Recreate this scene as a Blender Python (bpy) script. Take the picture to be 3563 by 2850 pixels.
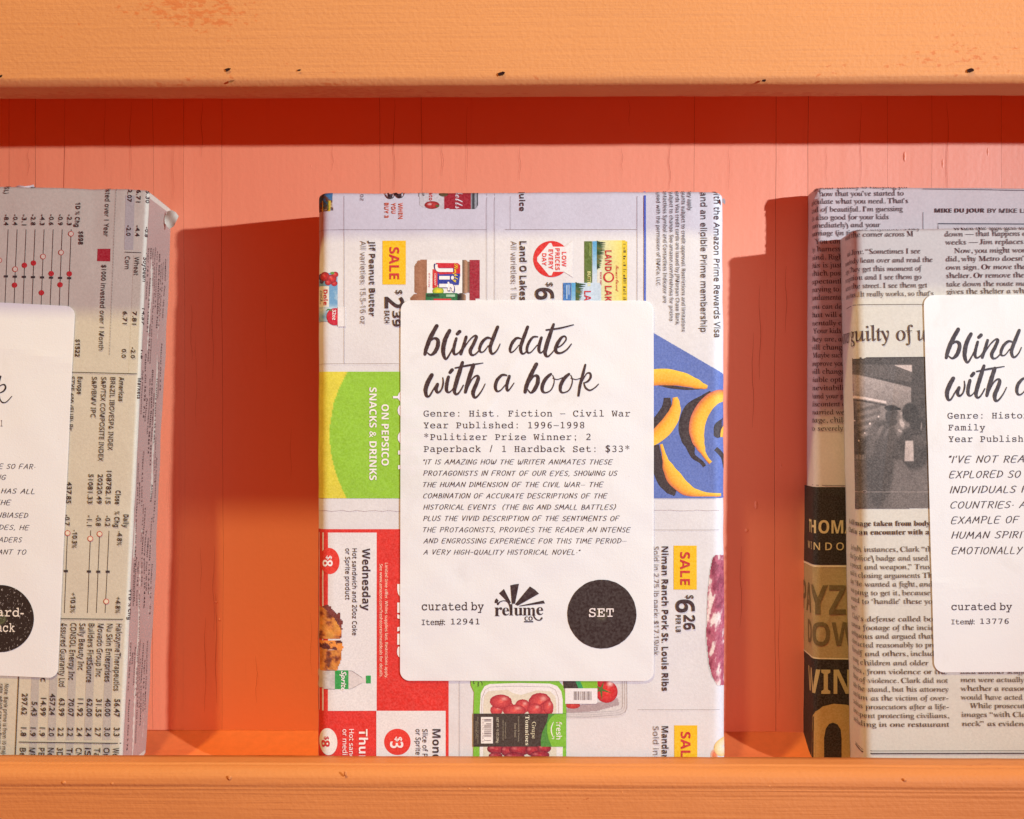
import bpy, bmesh, math, random
import numpy as np
from mathutils import Vector, Matrix
from mathutils.geometry import tessellate_polygon

for o in list(bpy.data.objects):
    bpy.data.objects.remove(o)
scene = bpy.context.scene
COL = scene.collection
R = math.radians
rng = random.Random(7)

# ------------------------------------------------------------------ camera
FOCAL = 43.56
YAW = R(0.7)
cam_data = bpy.data.cameras.new("camera")
cam_data.lens = FOCAL
cam_data.sensor_width = 36
cam_data.clip_start = 0.01
cam_data.clip_end = 50
cam = bpy.data.objects.new("camera", cam_data)
cam.location = (0.5 * math.sin(YAW), -0.5 * math.cos(YAW), 0.0)
cam.rotation_euler = (R(90), 0, YAW)
COL.objects.link(cam)
scene.camera = cam
cam_data.dof.use_dof = False

# ------------------------------------------------------------------ world: dim warm-red bounce of the painted room
world = bpy.data.worlds.new("World")
scene.world = world
world.use_nodes = True
bg = world.node_tree.nodes["Background"]
bg.inputs[0].default_value = (1.0, 0.13, 0.015, 1)
bg.inputs[1].default_value = 0.36

# ------------------------------------------------------------------ lamps
def lamp(name, loc, aim, power, colour, radius, angle=60, blend=.5):
    d = bpy.data.lights.new(name, 'SPOT')
    d.energy = power
    d.color = colour
    d.shadow_soft_size = radius
    d.spot_size = R(angle)
    d.spot_blend = blend
    o = bpy.data.objects.new(name, d)
    o.location = loc
    o.rotation_euler = (Vector(aim) - Vector(loc)).to_track_quat('-Z', 'Y').to_euler()
    COL.objects.link(o)
    return o
# cool lamp to the right of the camera
lamp("spot_lamp", (0.925, -0.676, 0.192), (-0.63, 0.05, -0.02), 99, (0.60, 0.83, 0.96), 0.009, 60, 1.0)
# warm ceiling spot, high on the left
dv = Vector((-0.80, -1.0, 2.36)).normalized()
lamp("ceiling_spot_lamp", tuple(Vector((-0.0, 0.0, 0.0)) + dv * 2.2), (0, 0, 0), 96, (0.94, 0.90, 0.30), 0.038, 40)
# the next spot of the same ceiling row, more central and weaker here
dv = Vector((-0.28, -1.0, 2.36)).normalized()
lamp("ceiling_spot_lamp", tuple(dv * 2.3), (0, 0, 0), 66, (1.0, 0.95, 0.50), 0.045, 40)

scene.view_settings.view_transform = 'Standard'
scene.view_settings.look = 'None'
scene.view_settings.exposure = 0.0
scene.view_settings.gamma = 1.0
scene.render.engine = 'CYCLES'
scene.cycles.use_denoising = True
scene.cycles.max_bounces = 8
scene.cycles.diffuse_bounces = 5

# ------------------------------------------------------------------ pixel <-> space helpers
CAMM = Matrix.Translation(cam.location) @ cam.rotation_euler.to_matrix().to_4x4()
CR = np.array(cam.rotation_euler.to_matrix())
CP = np.array(cam.location)
def ray(px):
    px = np.asarray(px, float)
    k = 36.0 / FOCAL / 3563.0
    v = np.stack([(px[..., 0] - 1781.5) * k, -(px[..., 1] - 1425.0) * k, -np.ones(px.shape[:-1])], -1)
    return v @ CR.T
def at_y(x, y, Y):
    """source pixel -> world point on the vertical plane at depth Y"""
    d = ray([x, y])
    return CP + d * ((Y - CP[1]) / d[1])
KD = 3563.0 / 2156.0

WALL_Y = 0.056
FLOOR_Z = -0.151

def lin(r, g, b):
    f = lambda c: ((c / 255 + 0.055) / 1.055) ** 2.4 if c > 10 else c / 255 / 12.92
    return (f(r), f(g), f(b))

# ------------------------------------------------------------------ materials
def nmat(name):
    m = bpy.data.materials.new(name)
    m.use_nodes = True
    nt = m.node_tree
    return m, nt, nt.nodes["Principled BSDF"]
def N(nt, t, **kw):
    n = nt.nodes.new(t)
    for k, v in kw.items():
        setattr(n, k, v)
    return n
def noise(nt, vec, scale, detail=4, rough=.55, dist=0.0):
    n = N(nt, "ShaderNodeTexNoise")
    n.inputs['Scale'].default_value = scale
    n.inputs['Detail'].default_value = detail
    n.inputs['Roughness'].default_value = rough
    n.inputs['Distortion'].default_value = dist
    nt.links.new(vec, n.inputs['Vector'])
    return n.outputs['Fac']
def ramp(nt, fac, stops):
    n = N(nt, "ShaderNodeValToRGB")
    els = n.color_ramp.elements
    while len(els) < len(stops):
        els.new(0.5)
    for e, (p, c) in zip(els, stops):
        e.position = p
        e.color = (*c, 1)
    nt.links.new(fac, n.inputs[0])
    return n.outputs[0]
def mixc(nt, fac, a, b, mode='MIX'):
    n = N(nt, "ShaderNodeMix", data_type='RGBA', blend_type=mode)
    for s, v in ((0, fac), (6, a), (7, b)):
        if isinstance(v, (int, float)):
            n.inputs[s].default_value = v
        elif isinstance(v, tuple):
            n.inputs[s].default_value = (*v, 1)
        else:
            nt.links.new(v, n.inputs[s])
    return n.outputs[2]
def mapping(nt, scale, obj=True):
    tc = N(nt, "ShaderNodeTexCoord")
    mp = N(nt, "ShaderNodeMapping")
    mp.inputs['Scale'].default_value = scale
    nt.links.new(tc.outputs['Object'], mp.inputs['Vector'])
    return mp.outputs[0]
def bump(nt, bsdf, hs, dist=.001):
    prev = None
    for h, s in hs:
        b = N(nt, "ShaderNodeBump")
        b.inputs['Strength'].default_value = s
        b.inputs['Distance'].default_value = dist
        nt.links.new(h, b.inputs['Height'])
        if prev:
            nt.links.new(prev, b.inputs['Normal'])
        prev = b.outputs[0]
    nt.links.new(prev, bsdf.inputs['Normal'])

def wood_paint(name, base, worn, worn_amt, stipple=.4, brush=.3, edge_z=None):
    """painted wood: orange-peel stipple, fine brush lines, rubbed blotches where the undercoat shows"""
    m, nt, b = nmat(name)
    iso = mapping(nt, (1, 1, 1))
    patch = noise(nt, mapping(nt, (7, 26, 26)), 1.0, 6, .62, .3)
    fine = noise(nt, mapping(nt, (260, 520, 520)), 1.0, 3, .6)
    mk0 = N(nt, "ShaderNodeMath", operation='MULTIPLY_ADD')
    nt.links.new(fine, mk0.inputs[0]); mk0.inputs[1].default_value = .5
    nt.links.new(patch, mk0.inputs[2])
    if edge_z is not None:
        sp = N(nt, "ShaderNodeSeparateXYZ"); nt.links.new(iso, sp.inputs[0])
        mr = N(nt, "ShaderNodeMapRange"); nt.links.new(sp.outputs[2], mr.inputs[0])
        mr.inputs[1].default_value = edge_z + .014; mr.inputs[2].default_value = edge_z
        mr.inputs[3].default_value = 0; mr.inputs[4].default_value = .13
        ad = N(nt, "ShaderNodeMath", operation='ADD'); nt.links.new(mk0.outputs[0], ad.inputs[0]); nt.links.new(mr.outputs[0], ad.inputs[1])
        mk0 = ad
    mk = ramp(nt, mk0.outputs[0], [(worn_amt, (0, 0, 0)), (worn_amt + .05, (1, 1, 1))])
    soft = noise(nt, mapping(nt, (3, 9, 9)), 1.0, 3, .5)
    tone = ramp(nt, soft, [(.3, tuple(c * .93 for c in base)), (.7, tuple(min(1, c * 1.05) for c in base))])
    c = mixc(nt, mk, tone, worn)
    lines = noise(nt, mapping(nt, (14, 700, 700)), 1.0, 3, .6)
    c = mixc(nt, ramp(nt, lines, [(.3, (.16 * brush, .16 * brush, .16 * brush)), (.45, (0, 0, 0))]), c, worn)
    nt.links.new(c, b.inputs['Base Color'])
    b.inputs['Roughness'].default_value = .62
    b.inputs['Specular IOR Level'].default_value = .3
    peel = noise(nt, iso, 620, 2, .5)
    peel2 = noise(nt, iso, 240, 2, .5)
    bump(nt, b, [(peel, stipple), (peel2, stipple * .3), (lines, brush), (mk, -.15)], .0005)
    return m

ORANGE = lin(238, 142, 66)
M_TOP = wood_paint("orange_paint_worn", lin(212, 139, 84), lin(204, 116, 63), .885, .34, .35, .2768)
M_LIP = wood_paint("orange_paint_brushed", lin(204, 123, 69), lin(188, 102, 52), .965, .3, .5)

def wall_paint():
    m, nt, b = nmat("salmon_paint")
    grain = noise(nt, mapping(nt, (240, 240, 6)), 1.0, 4, .6)
    big = noise(nt, mapping(nt, (5, 5, 3)), 1.0, 3, .5)
    c1 = ramp(nt, big, [(.3, (.96, .215, .068)), (.7, (1.0, .235, .08))])
    c = mixc(nt, ramp(nt, grain, [(.25, (1, 1, 1)), (.33, (0, 0, 0))]), c1, (.93, .195, .062))
    nt.links.new(c, b.inputs['Base Color'])
    b.inputs['Roughness'].default_value = .52
    b.inputs['Specular IOR Level'].default_value = .9
    b.inputs['Coat Weight'].default_value = .9
    b.inputs['Coat Roughness'].default_value = .78
    b.inputs['Coat IOR'].default_value = 2.3
    peel = noise(nt, mapping(nt, (1, 1, 1)), 500, 2, .5)
    bump(nt, b, [(peel, .18), (noise(nt, mapping(nt, (70, 70, 5)), 2, 4, .6), .3)], .0005)
    return m
M_WALL = wall_paint()
def flat(name, col, rough=.6, spec=.3):
    m, nt, b = nmat(name)
    g = noise(nt, mapping(nt, (1, 1, 1)), 300, 3, .6)
    c = ramp(nt, g, [(.3, tuple(x * .94 for x in col)), (.7, tuple(min(1, x * 1.03) for x in col))])
    nt.links.new(c, b.inputs['Base Color'])
    b.inputs['Roughness'].default_value = rough
    b.inputs['Specular IOR Level'].default_value = spec
    return m
M_DARK = flat("dark_joint", (.30, .04, .02), .9, .1)
M_CRACK = flat("paint_crack", (.42, .06, .03), .8, .1)
M_HOLE = flat("dark_nail_hole", (.03, .008, .006), .9, .1)
M_FLOOR = flat("orange_shelf_paint", (.78, .17, .05), .5)

def paper_mat(name, col, mott, rough=.6, transp=0.0, fibre=.3, smudge=0.0):
    m, nt, b = nmat(name)
    iso = mapping(nt, (1, 1, 1))
    f1 = noise(nt, iso, 900, 3, .7)
    f2 = noise(nt, iso, 38, 4, .6)
    f3 = noise(nt, iso, 1800, 2, .5)
    c = mixc(nt, ramp(nt, f1, [(.3, (0, 0, 0)), (.75, (1, 1, 1))]), tuple(x * (1 - mott) for x in col), tuple(min(1, x * (1 + mott * .4)) for x in col))
    c = mixc(nt, ramp(nt, f2, [(.35, (0, 0, 0)), (.7, (.35, .35, .35))]), c, tuple(x * (1 - mott * 1.2) for x in col))
    if smudge:
        sm = noise(nt, mapping(nt, (34, 34, 22)), 1.0, 6, .68, .8)
        c = mixc(nt, ramp(nt, sm, [(.56, (0, 0, 0)), (.74, (smudge, smudge, smudge))]), c, (.52, .42, .36))
        vo = N(nt, "ShaderNodeTexVoronoi"); vo.inputs['Scale'].default_value = 150
        nt.links.new(iso, vo.inputs['Vector'])
        c = mixc(nt, ramp(nt, vo.outputs['Distance'], [(.0, (.7, .7, .7)), (.035, (0, 0, 0))]), c, (.30, .22, .20))
    nt.links.new(c, b.inputs['Base Color'])
    b.inputs['Roughness'].default_value = rough
    b.inputs['Specular IOR Level'].default_value = .3
    b.inputs['Sheen Weight'].default_value = .05
    bump(nt, b, [(noise(nt, iso, 60, 5, .6), fibre * 1.5), (noise(nt, iso, 17, 3, .5, .6), fibre * 3), (f3, .10)], .0005)
    if transp:
        out = nt.nodes["Material Output"]
        tr = N(nt, "ShaderNodeBsdfTransparent")
        mx = N(nt, "ShaderNodeMixShader")
        mx.inputs[0].default_value = transp
        nt.links.new(b.outputs[0], mx.inputs[1]); nt.links.new(tr.outputs[0], mx.inputs[2])
        nt.links.new(mx.outputs[0], out.inputs[0])
    return m
M_PAPER_C = paper_mat("flyer_newsprint", lin(222, 213, 214), .09)
M_PAPER_L = paper_mat("grey_newsprint", lin(206, 192, 174), .12)
M_PAPER_R = paper_mat("newsprint", lin(212, 201, 190), .11)
M_PAPER_B = paper_mat("newsprint_lilac", lin(214, 196, 192), .11)
M_LABEL = paper_mat("white_label_paper", lin(238, 232, 233), .012, .5, .11, .12, .20)
M_TAPE = paper_mat("matte_tape", lin(225, 215, 212), .05, .35, .25, .2)

def ink_mat(name, speck=.22, scale=1500, rough=.62):
    m, nt, b = nmat(name)
    at = N(nt, "ShaderNodeAttribute", attribute_name="ink")
    g = noise(nt, mapping(nt, (1, 1, 1)), scale, 2, .6)
    dark = mixc(nt, 1.0, at.outputs['Color'], (1 - speck, 1 - speck, 1 - speck), 'MULTIPLY')
    lite = mixc(nt, speck * .35, at.outputs['Color'], (.80, .75, .72))
    c = mixc(nt, ramp(nt, g, [(.35, (0, 0, 0)), (.65, (1, 1, 1))]), dark, lite)
    nt.links.new(c, b.inputs['Base Color'])
    b.inputs['Roughness'].default_value = rough
    b.inputs['Specular IOR Level'].default_value = .25
    return m
M_INK = ink_mat("printed_ink", .13)
M_LINK = ink_mat("label_ink", .12, 900, .5)
M_SPECK = ink_mat("patchy_black_toner", .45, 1300, .45)
def patchy():
    m, nt, b = nmat("patchy_toner")
    g = noise(nt, mapping(nt, (1600, 1600, 900)), 1.0, 3, .7)
    c = ramp(nt, g, [(.60, (.022, .016, .014)), (.68, (.45, .38, .35))])
    nt.links.new(c, b.inputs['Base Color'])
    b.inputs['Roughness'].default_value = .5
    return m
M_PATCHY = patchy()

# ------------------------------------------------------------------ scene-tree helpers
def mesh_obj(name, verts, faces, mat, parent=None, smooth=False, col=None, label=None):
    me = bpy.data.meshes.new(name)
    if isinstance(faces, np.ndarray):
        V = np.ascontiguousarray(verts, np.float32)
        me.vertices.add(len(V)); me.vertices.foreach_set("co", V.ravel())
        n = len(faces)
        me.loops.add(n * 3); me.loops.foreach_set("vertex_index", np.ascontiguousarray(faces, np.int32).ravel())
        me.polygons.add(n)
        me.polygons.foreach_set("loop_start", np.arange(0, n * 3, 3, dtype=np.int32))
        me.update(calc_edges=True)
    else:
        me.from_pydata([tuple(map(float, v)) for v in verts], [], [tuple(map(int, f)) for f in faces])
    me.materials.append(mat)
    if col is not None:
        a = me.color_attributes.new("ink", 'FLOAT_COLOR', 'POINT')
        c = np.ones((len(verts), 4), np.float32)
        c[:, :3] = col
        a.data.foreach_set("color", c.ravel())
    if smooth:
        me.polygons.foreach_set("use_smooth", [True] * len(me.polygons))
    me.update()
    o = bpy.data.objects.new(name, me)
    COL.objects.link(o)
    if parent is not None:
        o.parent = parent
        o.matrix_parent_inverse = Matrix.Identity(4)
        if parent.get("_base"):
            b = Vector(parent["_base"])
            me.transform(Matrix.Translation(-b))
            o["_base"] = tuple(b)
    if label:
        o['label'] = label
    return o
def thing(name, label, cat, loc, group=None):
    o = bpy.data.objects.new(name, None)
    o.empty_display_size = .02
    COL.objects.link(o)
    o.location = loc
    o['label'] = label
    o['category'] = cat
    if group:
        o['group'] = group
    o["_base"] = tuple(loc)
    return o
def recalc(o):
    bm = bmesh.new(); bm.from_mesh(o.data)
    bmesh.ops.recalc_face_normals(bm, faces=bm.faces)
    bm.to_mesh(o.data); bm.free()

# ------------------------------------------------------------------ the painted shelf
SHX = 0.46
shelf = thing("wall_shelf", "orange painted wooden shelf with a salmon pink plank back behind the books", "shelf", (0, 0, FLOOR_Z))

def extrude_profile(name, prof, x0, x1, nx, mat, amp=.0002, bevel_smooth=True, seed=1, parent=shelf):
    """prof: closed list of (y,z); swept along x with a slight hand-cut unevenness"""
    r = np.random.RandomState(seed)
    xs = np.linspace(x0, x1, nx)
    n = len(prof)
    P = np.array(prof)
    c = P.mean(0)
    nrm = P - c
    nrm /= np.maximum(np.linalg.norm(nrm, axis=1, keepdims=True), 1e-9)
    ph = r.rand(6) * 6.28
    verts = []
    for i, x in enumerate(xs):
        w = sum(math.sin(x * k * 6.28 + p) / (1 + j) for j, (k, p) in enumerate(zip((1.7, 4.3, 9.1, 23, 41, 77), ph))) * amp
        for j in range(n):
            q = P[j] + nrm[j] * (w + (r.rand() - .5) * amp * .5)
            verts.append((x, q[0], q[1]))
    faces = []
    for i in range(nx - 1):
        for j in range(n):
            a, b2 = i * n + j, i * n + (j + 1) % n
            faces.append((a, b2, b2 + n, a + n))
    faces.append(tuple(range(n)))
    faces.append(tuple((nx - 1) * n + j for j in reversed(range(n))))
    o = mesh_obj(name, verts, faces, mat, parent, smooth=True)
    recalc(o)
    return o
def arc(cy, cz, r, a0, a1, n):
    return [(cy + r * math.cos(R(a0 + (a1 - a0) * i / n)), cz + r * math.sin(R(a0 + (a1 - a0) * i / n))) for i in range(n + 1)]

BOARD_Z = 0.1258
# top rail: bottom back edge square, bottom front edge eased
def densify(p, step):
    out = []
    for i in range(len(p)):
        a, b2 = np.array(p[i]), np.array(p[(i + 1) % len(p)])
        k = max(1, int(np.linalg.norm(b2 - a) / step))
        for j in range(k):
            out.append(tuple(a + (b2 - a) * j / k))
    return out
pr = [(-.0005, BOARD_Z + .0003), (-.001, BOARD_Z)] + [(-.0180 - .0030 * math.sin(R(a)), BOARD_Z + .0034 * (1 - math.cos(R(a)))) for a in range(0, 91, 9)] + [(-.021, .205), (-.0005, .205)]
rail = extrude_profile("top_rail", densify(pr, .012), -SHX, SHX, 240, M_TOP, .00012, seed=3)
# front lip: flat top, broad round-over, square back
LIP_Z = -.1392
pr = [(-.0012, -.1397), (-.0060, -.1394), (-.0125, -.1391), (-.0140, -.1389), (-.0146, -.1392)] + arc(-.0155, -.1450, .0056, 82, 178, 9)
for zz, dd in ((-.1464, .00028), (-.1477, .00016), (-.1496, .00008)):
    pr += [(-.0212, zz + .0004), (-.0212 + dd, zz), (-.0212, zz - .0004)]
pr += [(-.0212, -.205), (-.0012, -.205)]
lip = extrude_profile("front_lip", densify(pr, .012), -SHX, SHX, 240, M_LIP, .00012, seed=5)
# shelf floor, cove fillet, ceiling, ends
def boxmesh(name, a, b, mat, parent):
    x0, y0, z0 = a; x1, y1, z1 = b
    v = [(x, y, z) for x in (x0, x1) for y in (y0, y1) for z in (z0, z1)]
    f = [(0, 1, 3, 2), (4, 6, 7, 5), (0, 4, 5, 1), (2, 3, 7, 6), (0, 2, 6, 4), (1, 5, 7, 3)]
    o = mesh_obj(name, v, f, mat, parent)
    recalc(o)
    bv = o.modifiers.new("bevel", 'BEVEL'); bv.width = .0006; bv.segments = 2
    return o
boxmesh("shelf_board", (-SHX, -.0005, FLOOR_Z - .018), (SHX, WALL_Y + .004, FLOOR_Z), M_FLOOR, shelf)
boxmesh("ceiling_board", (-SHX, .0000, .142), (SHX, WALL_Y - .0005, .160), M_FLOOR, shelf)
boxmesh("side_panel", (-SHX - .018, -.02, -.2), (-SHX - .0005, WALL_Y + .01, .2), M_FLOOR, shelf)
boxmesh("side_panel", (SHX + .0005, -.02, -.2), (SHX + .018, WALL_Y + .01, .2), M_FLOOR, shelf)
pts = []
for i in range(9):
    t = i / 8
    u = .0005 + t * .0165
    z = -.1446 - .0062 * (1 - (1 - t) ** 1.5)
    pts.append((WALL_Y - u, z))
prof = [(WALL_Y + .0002, -.1441)] + pts + [(WALL_Y - .0172, FLOOR_Z + .0001), (WALL_Y + .0002, FLOOR_Z + .0001)]
extrude_profile("cove_strip", prof, -SHX, SHX, 200, M_FLOOR, .00022, seed=9)

# back panel: vertical planks with open joints, positions of the joints as seen
back = mesh_obj("back_panel", [(-SHX, WALL_Y + .0045, -.2), (SHX, WALL_Y + .0045, -.2), (SHX, WALL_Y + .0045, .2), (-SHX, WALL_Y + .0045, .2)], [(0, 1, 2, 3)], M_DARK, shelf)
joints_d = [-300, -180, -90, 20, 75, 135, 323, 388, 468, 800, 888, 1461, 1632, 1703, 1867, 1960, 2110, 2230, 2340]
js = [-SHX] + [at_y(x * KD, 900, WALL_Y)[0] for x in joints_d] + [SHX]
for i in range(len(js) - 1):
    a, b_ = js[i], js[i + 1]
    r = np.random.RandomState(40 + i)
    nz = 60
    zs = np.linspace(-.2, .2, nz)
    gapl = .00003 + .00004 * r.rand() ; gapr = gapl
    rowsx = 6
    verts = []; faces = []
    ph = r.rand(4) * 6.28
    def wav(z, idx):
        q = np.random.RandomState(900 + idx)
        p = q.rand(3) * 6.28
        return .00035 * math.sin(z * 23 + p[0]) + .00012 * math.sin(z * 71 + p[1]) + .00006 * math.sin(z * 190 + p[2])
    dy = (r.rand() - .5) * .00006
    xsn = [0, .004, .25, .5, .75, .996, 1]
    for z in zs:
        xl = a + gapl + (wav(z, i) if i else 0)
        xr = b_ - gapr + (wav(z, i + 1) if i < len(js) - 2 else 0)
        for k, t in enumerate(xsn):
            e = 0
            verts.append((xl + (xr - xl) * t, WALL_Y + dy + e + .00012 * math.sin(t * 3.1 + ph[0] + z * 9), z))
    m = len(xsn)
    for j in range(nz - 1):
        for k in range(m - 1):
            p = j * m + k
            faces.append((p, p + 1, p + m + 1, p + m))
    base = len(verts)
    # edge returns so every plank has thickness
    for j in range(nz):
        v = verts[j * m]; verts.append((v[0], WALL_Y + .004, v[2]))
        v = verts[j * m + m - 1]; verts.append((v[0], WALL_Y + .004, v[2]))
    for j in range(nz - 1):
        faces.append((j * m, (j + 1) * m, base + 2 * (j + 1), base + 2 * j))
        faces.append((j * m + m - 1, base + 2 * j + 1, base + 2 * (j + 1) + 1, (j + 1) * m + m - 1))
    o = mesh_obj("plank", verts, faces, M_WALL, back)
    o.data.materials.append(M_DARK)
    for pg in list(o.data.polygons)[-2 * (nz - 1):]: pg.material_index = 1
# hairline cracks in the paint between the joints
def strip(pts, w, off=(0, -1, 0)):
    v = []; f = []
    for i, (x, y, z) in enumerate(pts):
        ww = w * (.35 + .65 * math.sin(math.pi * min(1, max(0, i / (len(pts) - 1)))))
        v += [(x - ww, y, z), (x + ww, y, z)]
    for i in range(len(pts) - 1):
        f.append((2 * i, 2 * i + 1, 2 * i + 3, 2 * i + 2))
    return v, f
V = []; F = []
cr = random.Random(21)
cracks = [(365, 300, 420), (425, 215, 330), (932, 300, 370), (830, 210, 400), (1535, 300, 400), (220, 210, 360), (1995, 215, 420), (1325, 210, 265), (413, 700, 900), (448, 560, 800), (423, 1150, 1250), (432, 1300, 1500), (450, 1150, 1330), (1600, 600, 800), (1640, 1250, 1480), (455, 1250, 1480), (540, 1380, 1480), (403, 640, 760), (560, 620, 780), (612, 900, 1010), (655, 1290, 1420), (1560, 1150, 1320), (1585, 700, 900), (340, 700, 840), (356, 950, 1100), (1655, 560, 700), (1310, 310, 360), (1095, 300, 380), (700, 305, 360), (1740, 310, 380), (1812, 215, 390), (60, 310, 370), (275, 215, 380), (1410, 300, 400), (983, 225, 395)]
for (x, y0, y1) in cracks:
    n = 14
    ph = cr.random() * 6
    pts = []
    for i in range(n):
        yy = y0 + (y1 - y0) * i / (n - 1)
        p = at_y((x + 1.5 * math.sin(i * .7 + ph) + cr.uniform(-.6, .6)) * KD, yy * KD, WALL_Y - .00045)
        pts.append(p)
    v, f = strip(pts, cr.uniform(.00003, .00007))
    F += [tuple(k + len(V) for k in q) for q in f]; V += v
o = mesh_obj("hairline_crack", V, F, M_CRACK, back)
o['kind'] = 'stuff'
# nail holes and chips in the rails
def dimple(xd, yd, Y, r, parent, squash=.7, mat=M_HOLE):
    p = at_y(xd * KD, yd * KD, Y)
    n = 14
    q = random.Random(int(xd))
    v = [(p[0], p[1] - .00005, p[2])]; f = []
    for i in range(n):
        a = 6.283 * i / n
        rr = r * q.uniform(.65, 1.1)
        v.append((p[0] + rr * math.cos(a) * 1.25, p[1] - .0002, p[2] + rr * math.sin(a) * squash + rr * .25 * math.cos(a)))
    for i in range(n):
        rr = r * 1.5
        a = 6.283 * i / n
        v.append((p[0] + rr * math.cos(a) * 1.25, p[1] + .0001, p[2] + rr * math.sin(a) * squash + rr * .3 * math.cos(a)))
    for i in range(n):
        f.append((0, 1 + i, 1 + (i + 1) % n))
    o = mesh_obj("nail_hole", v[:n + 1], f, mat, parent)
    return o
for (x, y, r) in ((480, 147, .0010), (1056, 156, .0012), (2043, 149, .0012), (1608, 170, .0008), (1, 161, .0008), (630, 148, .0006)):
    dimple(x, y, -.0213, r, shelf)
dimple(487, 172, -.0213, .0010, shelf, .5, flat("filled_chip", (.22, .07, .02)))

# dried drips and nibs in the paint
def nib(xd, yd, Y, r, mat, h=.6, tall=1.0):
    p = at_y(xd * KD, yd * KD, Y)
    q = random.Random(int(xd * 3))
    v = []; f = []; n = 12; rows = 4
    for j in range(rows):
        a = j / (rows - 1) * math.pi / 2
        for i in range(n):
            b_ = 6.2832 * i / n
            rr = r * math.cos(a) * q.uniform(.85, 1.1)
            v.append((p[0] + rr * math.cos(b_), p[1] + .00015 - r * h * math.sin(a), p[2] + rr * tall * math.sin(b_)))
    v.append((p[0], p[1] - r * h, p[2]))
    for j in range(rows - 1):
        for i in range(n):
            a, b_ = j * n + i, j * n + (i + 1) % n
            f.append((a, b_, b_ + n, a + n))
    for i in range(n): f.append(((rows - 1) * n + i, (rows - 1) * n + (i + 1) % n, rows * n))
    o = mesh_obj("paint_nib", v, f, mat, shelf, smooth=True)
    recalc(o)
for (x, y, r, t) in ((134, 1648, .0010, .8), (236, 1650, .0008, .8), (483, 1638, .0009, 1.1), (727, 1629, .0006, 2), (988, 1661, .0007, .7), (1310, 1668, .0006, .8), (1620, 1655, .0008, .7), (1905, 1642, .0007, 1), (345, 1690, .0006, .8), (830, 1696, .0005, .7), (1480, 1700, .0006, .8)):
    nib(x, y, -.0211, r, M_LIP, .5, t)
for (x, y, r, t) in ((1592, 1063, .0008, 2.4), (1572, 1117, .0009, 1), (1645, 980, .0006, 3), (455, 1268, .0006, 1), (462, 1305, .0005, 1), (655, 350, .0005, 3), (1905, 330, .0007, 3.5), (1985, 345, .0006, 4), (2080, 320, .0006, 4)):
    nib(x, y, WALL_Y - .0001, r, M_WALL, .35, t)

# ------------------------------------------------------------------ type: the built-in face, with its maths alphabets for serif / mono / bold
def _mp(up, lo, dg):
    def f(s):
        r = ''
        for ch in s:
            if 'A' <= ch <= 'Z' and up: r += chr(up + ord(ch) - 65)
            elif 'a' <= ch <= 'z' and lo:
                r += '\u210e' if (lo == 0x1D44E and ch == 'h') else chr(lo + ord(ch) - 97)
            elif '0' <= ch <= '9' and dg: r += chr(dg + ord(ch) - 48)
            else: r += ch
        return r
    return f
FONTS = {
    'sans': (lambda s: s, .0, 0, 1),
    'sansm': (lambda s: s, .006, 0, 1),
    'light': (_mp(0x1D5A0, 0x1D5BA, 0x1D7E2), 0, 0, 1),
    'lightm': (_mp(0x1D5A0, 0x1D5BA, 0x1D7E2), .007, 0, 1),
    'stock': (_mp(0x1D5A0, 0x1D5BA, 0), .009, 0, 1),
    'bold': (_mp(0x1D5D4, 0x1D5EE, 0x1D7EC), 0, 0, 1),
    'serif': (_mp(0x1D434, 0x1D44E, 0), .003, -.27, 1),
    'seriflight': (_mp(0x1D434, 0x1D44E, 0), .002, -.27, 1),
    'serifb': (_mp(0x1D400, 0x1D41A, 0x1D7CE), 0, 0, 1),
    'mono': (_mp(0x1D670, 0x1D68A, 0x1D7F6), .0, 0, 1),
    'monom': (_mp(0x1D670, 0x1D68A, 0x1D7F6), .004, 0, 1),
    'script': (_mp(0x1D4D0, 0x1D4EA, 0), 0, 0, 1),
    'ital': (lambda s: s, .02, .25, 1),
}
_tc = {}
_cv = bpy.data.curves.new("type_setter", 'FONT')
_cv.size = 1.0
_cv.resolution_u = 2
_to = bpy.data.objects.new("type_setter", _cv)
COL.objects.link(_to)
def glyphs(s, font):
    k = (s, font)
    if k in _tc: return _tc[k]
    fn, off, sh, _ = FONTS[font]
    _cv.body = fn(s); _cv.offset = off; _cv.shear = sh
    _to.update_tag()
    bpy.context.view_layer.update()
    me = _to.evaluated_get(bpy.context.evaluated_depsgraph_get()).to_mesh()
    v = np.zeros(len(me.vertices) * 3, np.float64)
    me.vertices.foreach_get("co", v)
    v = v.reshape(-1, 3)[:, :2].copy()
    me.calc_loop_triangles()
    f = np.zeros(len(me.loop_triangles) * 3, np.int32)
    me.loop_triangles.foreach_get("vertices", f)
    f = f.reshape(-1, 3).copy()
    _to.evaluated_get(bpy.context.evaluated_depsgraph_get()).to_mesh_clear()
    _tc[k] = (v, f)
    return v, f
CAP = {}
def cap(font):
    if font not in CAP:
        v, f = glyphs("H", font)
        CAP[font] = v[:, 1].max()
    return CAP[font]

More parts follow.
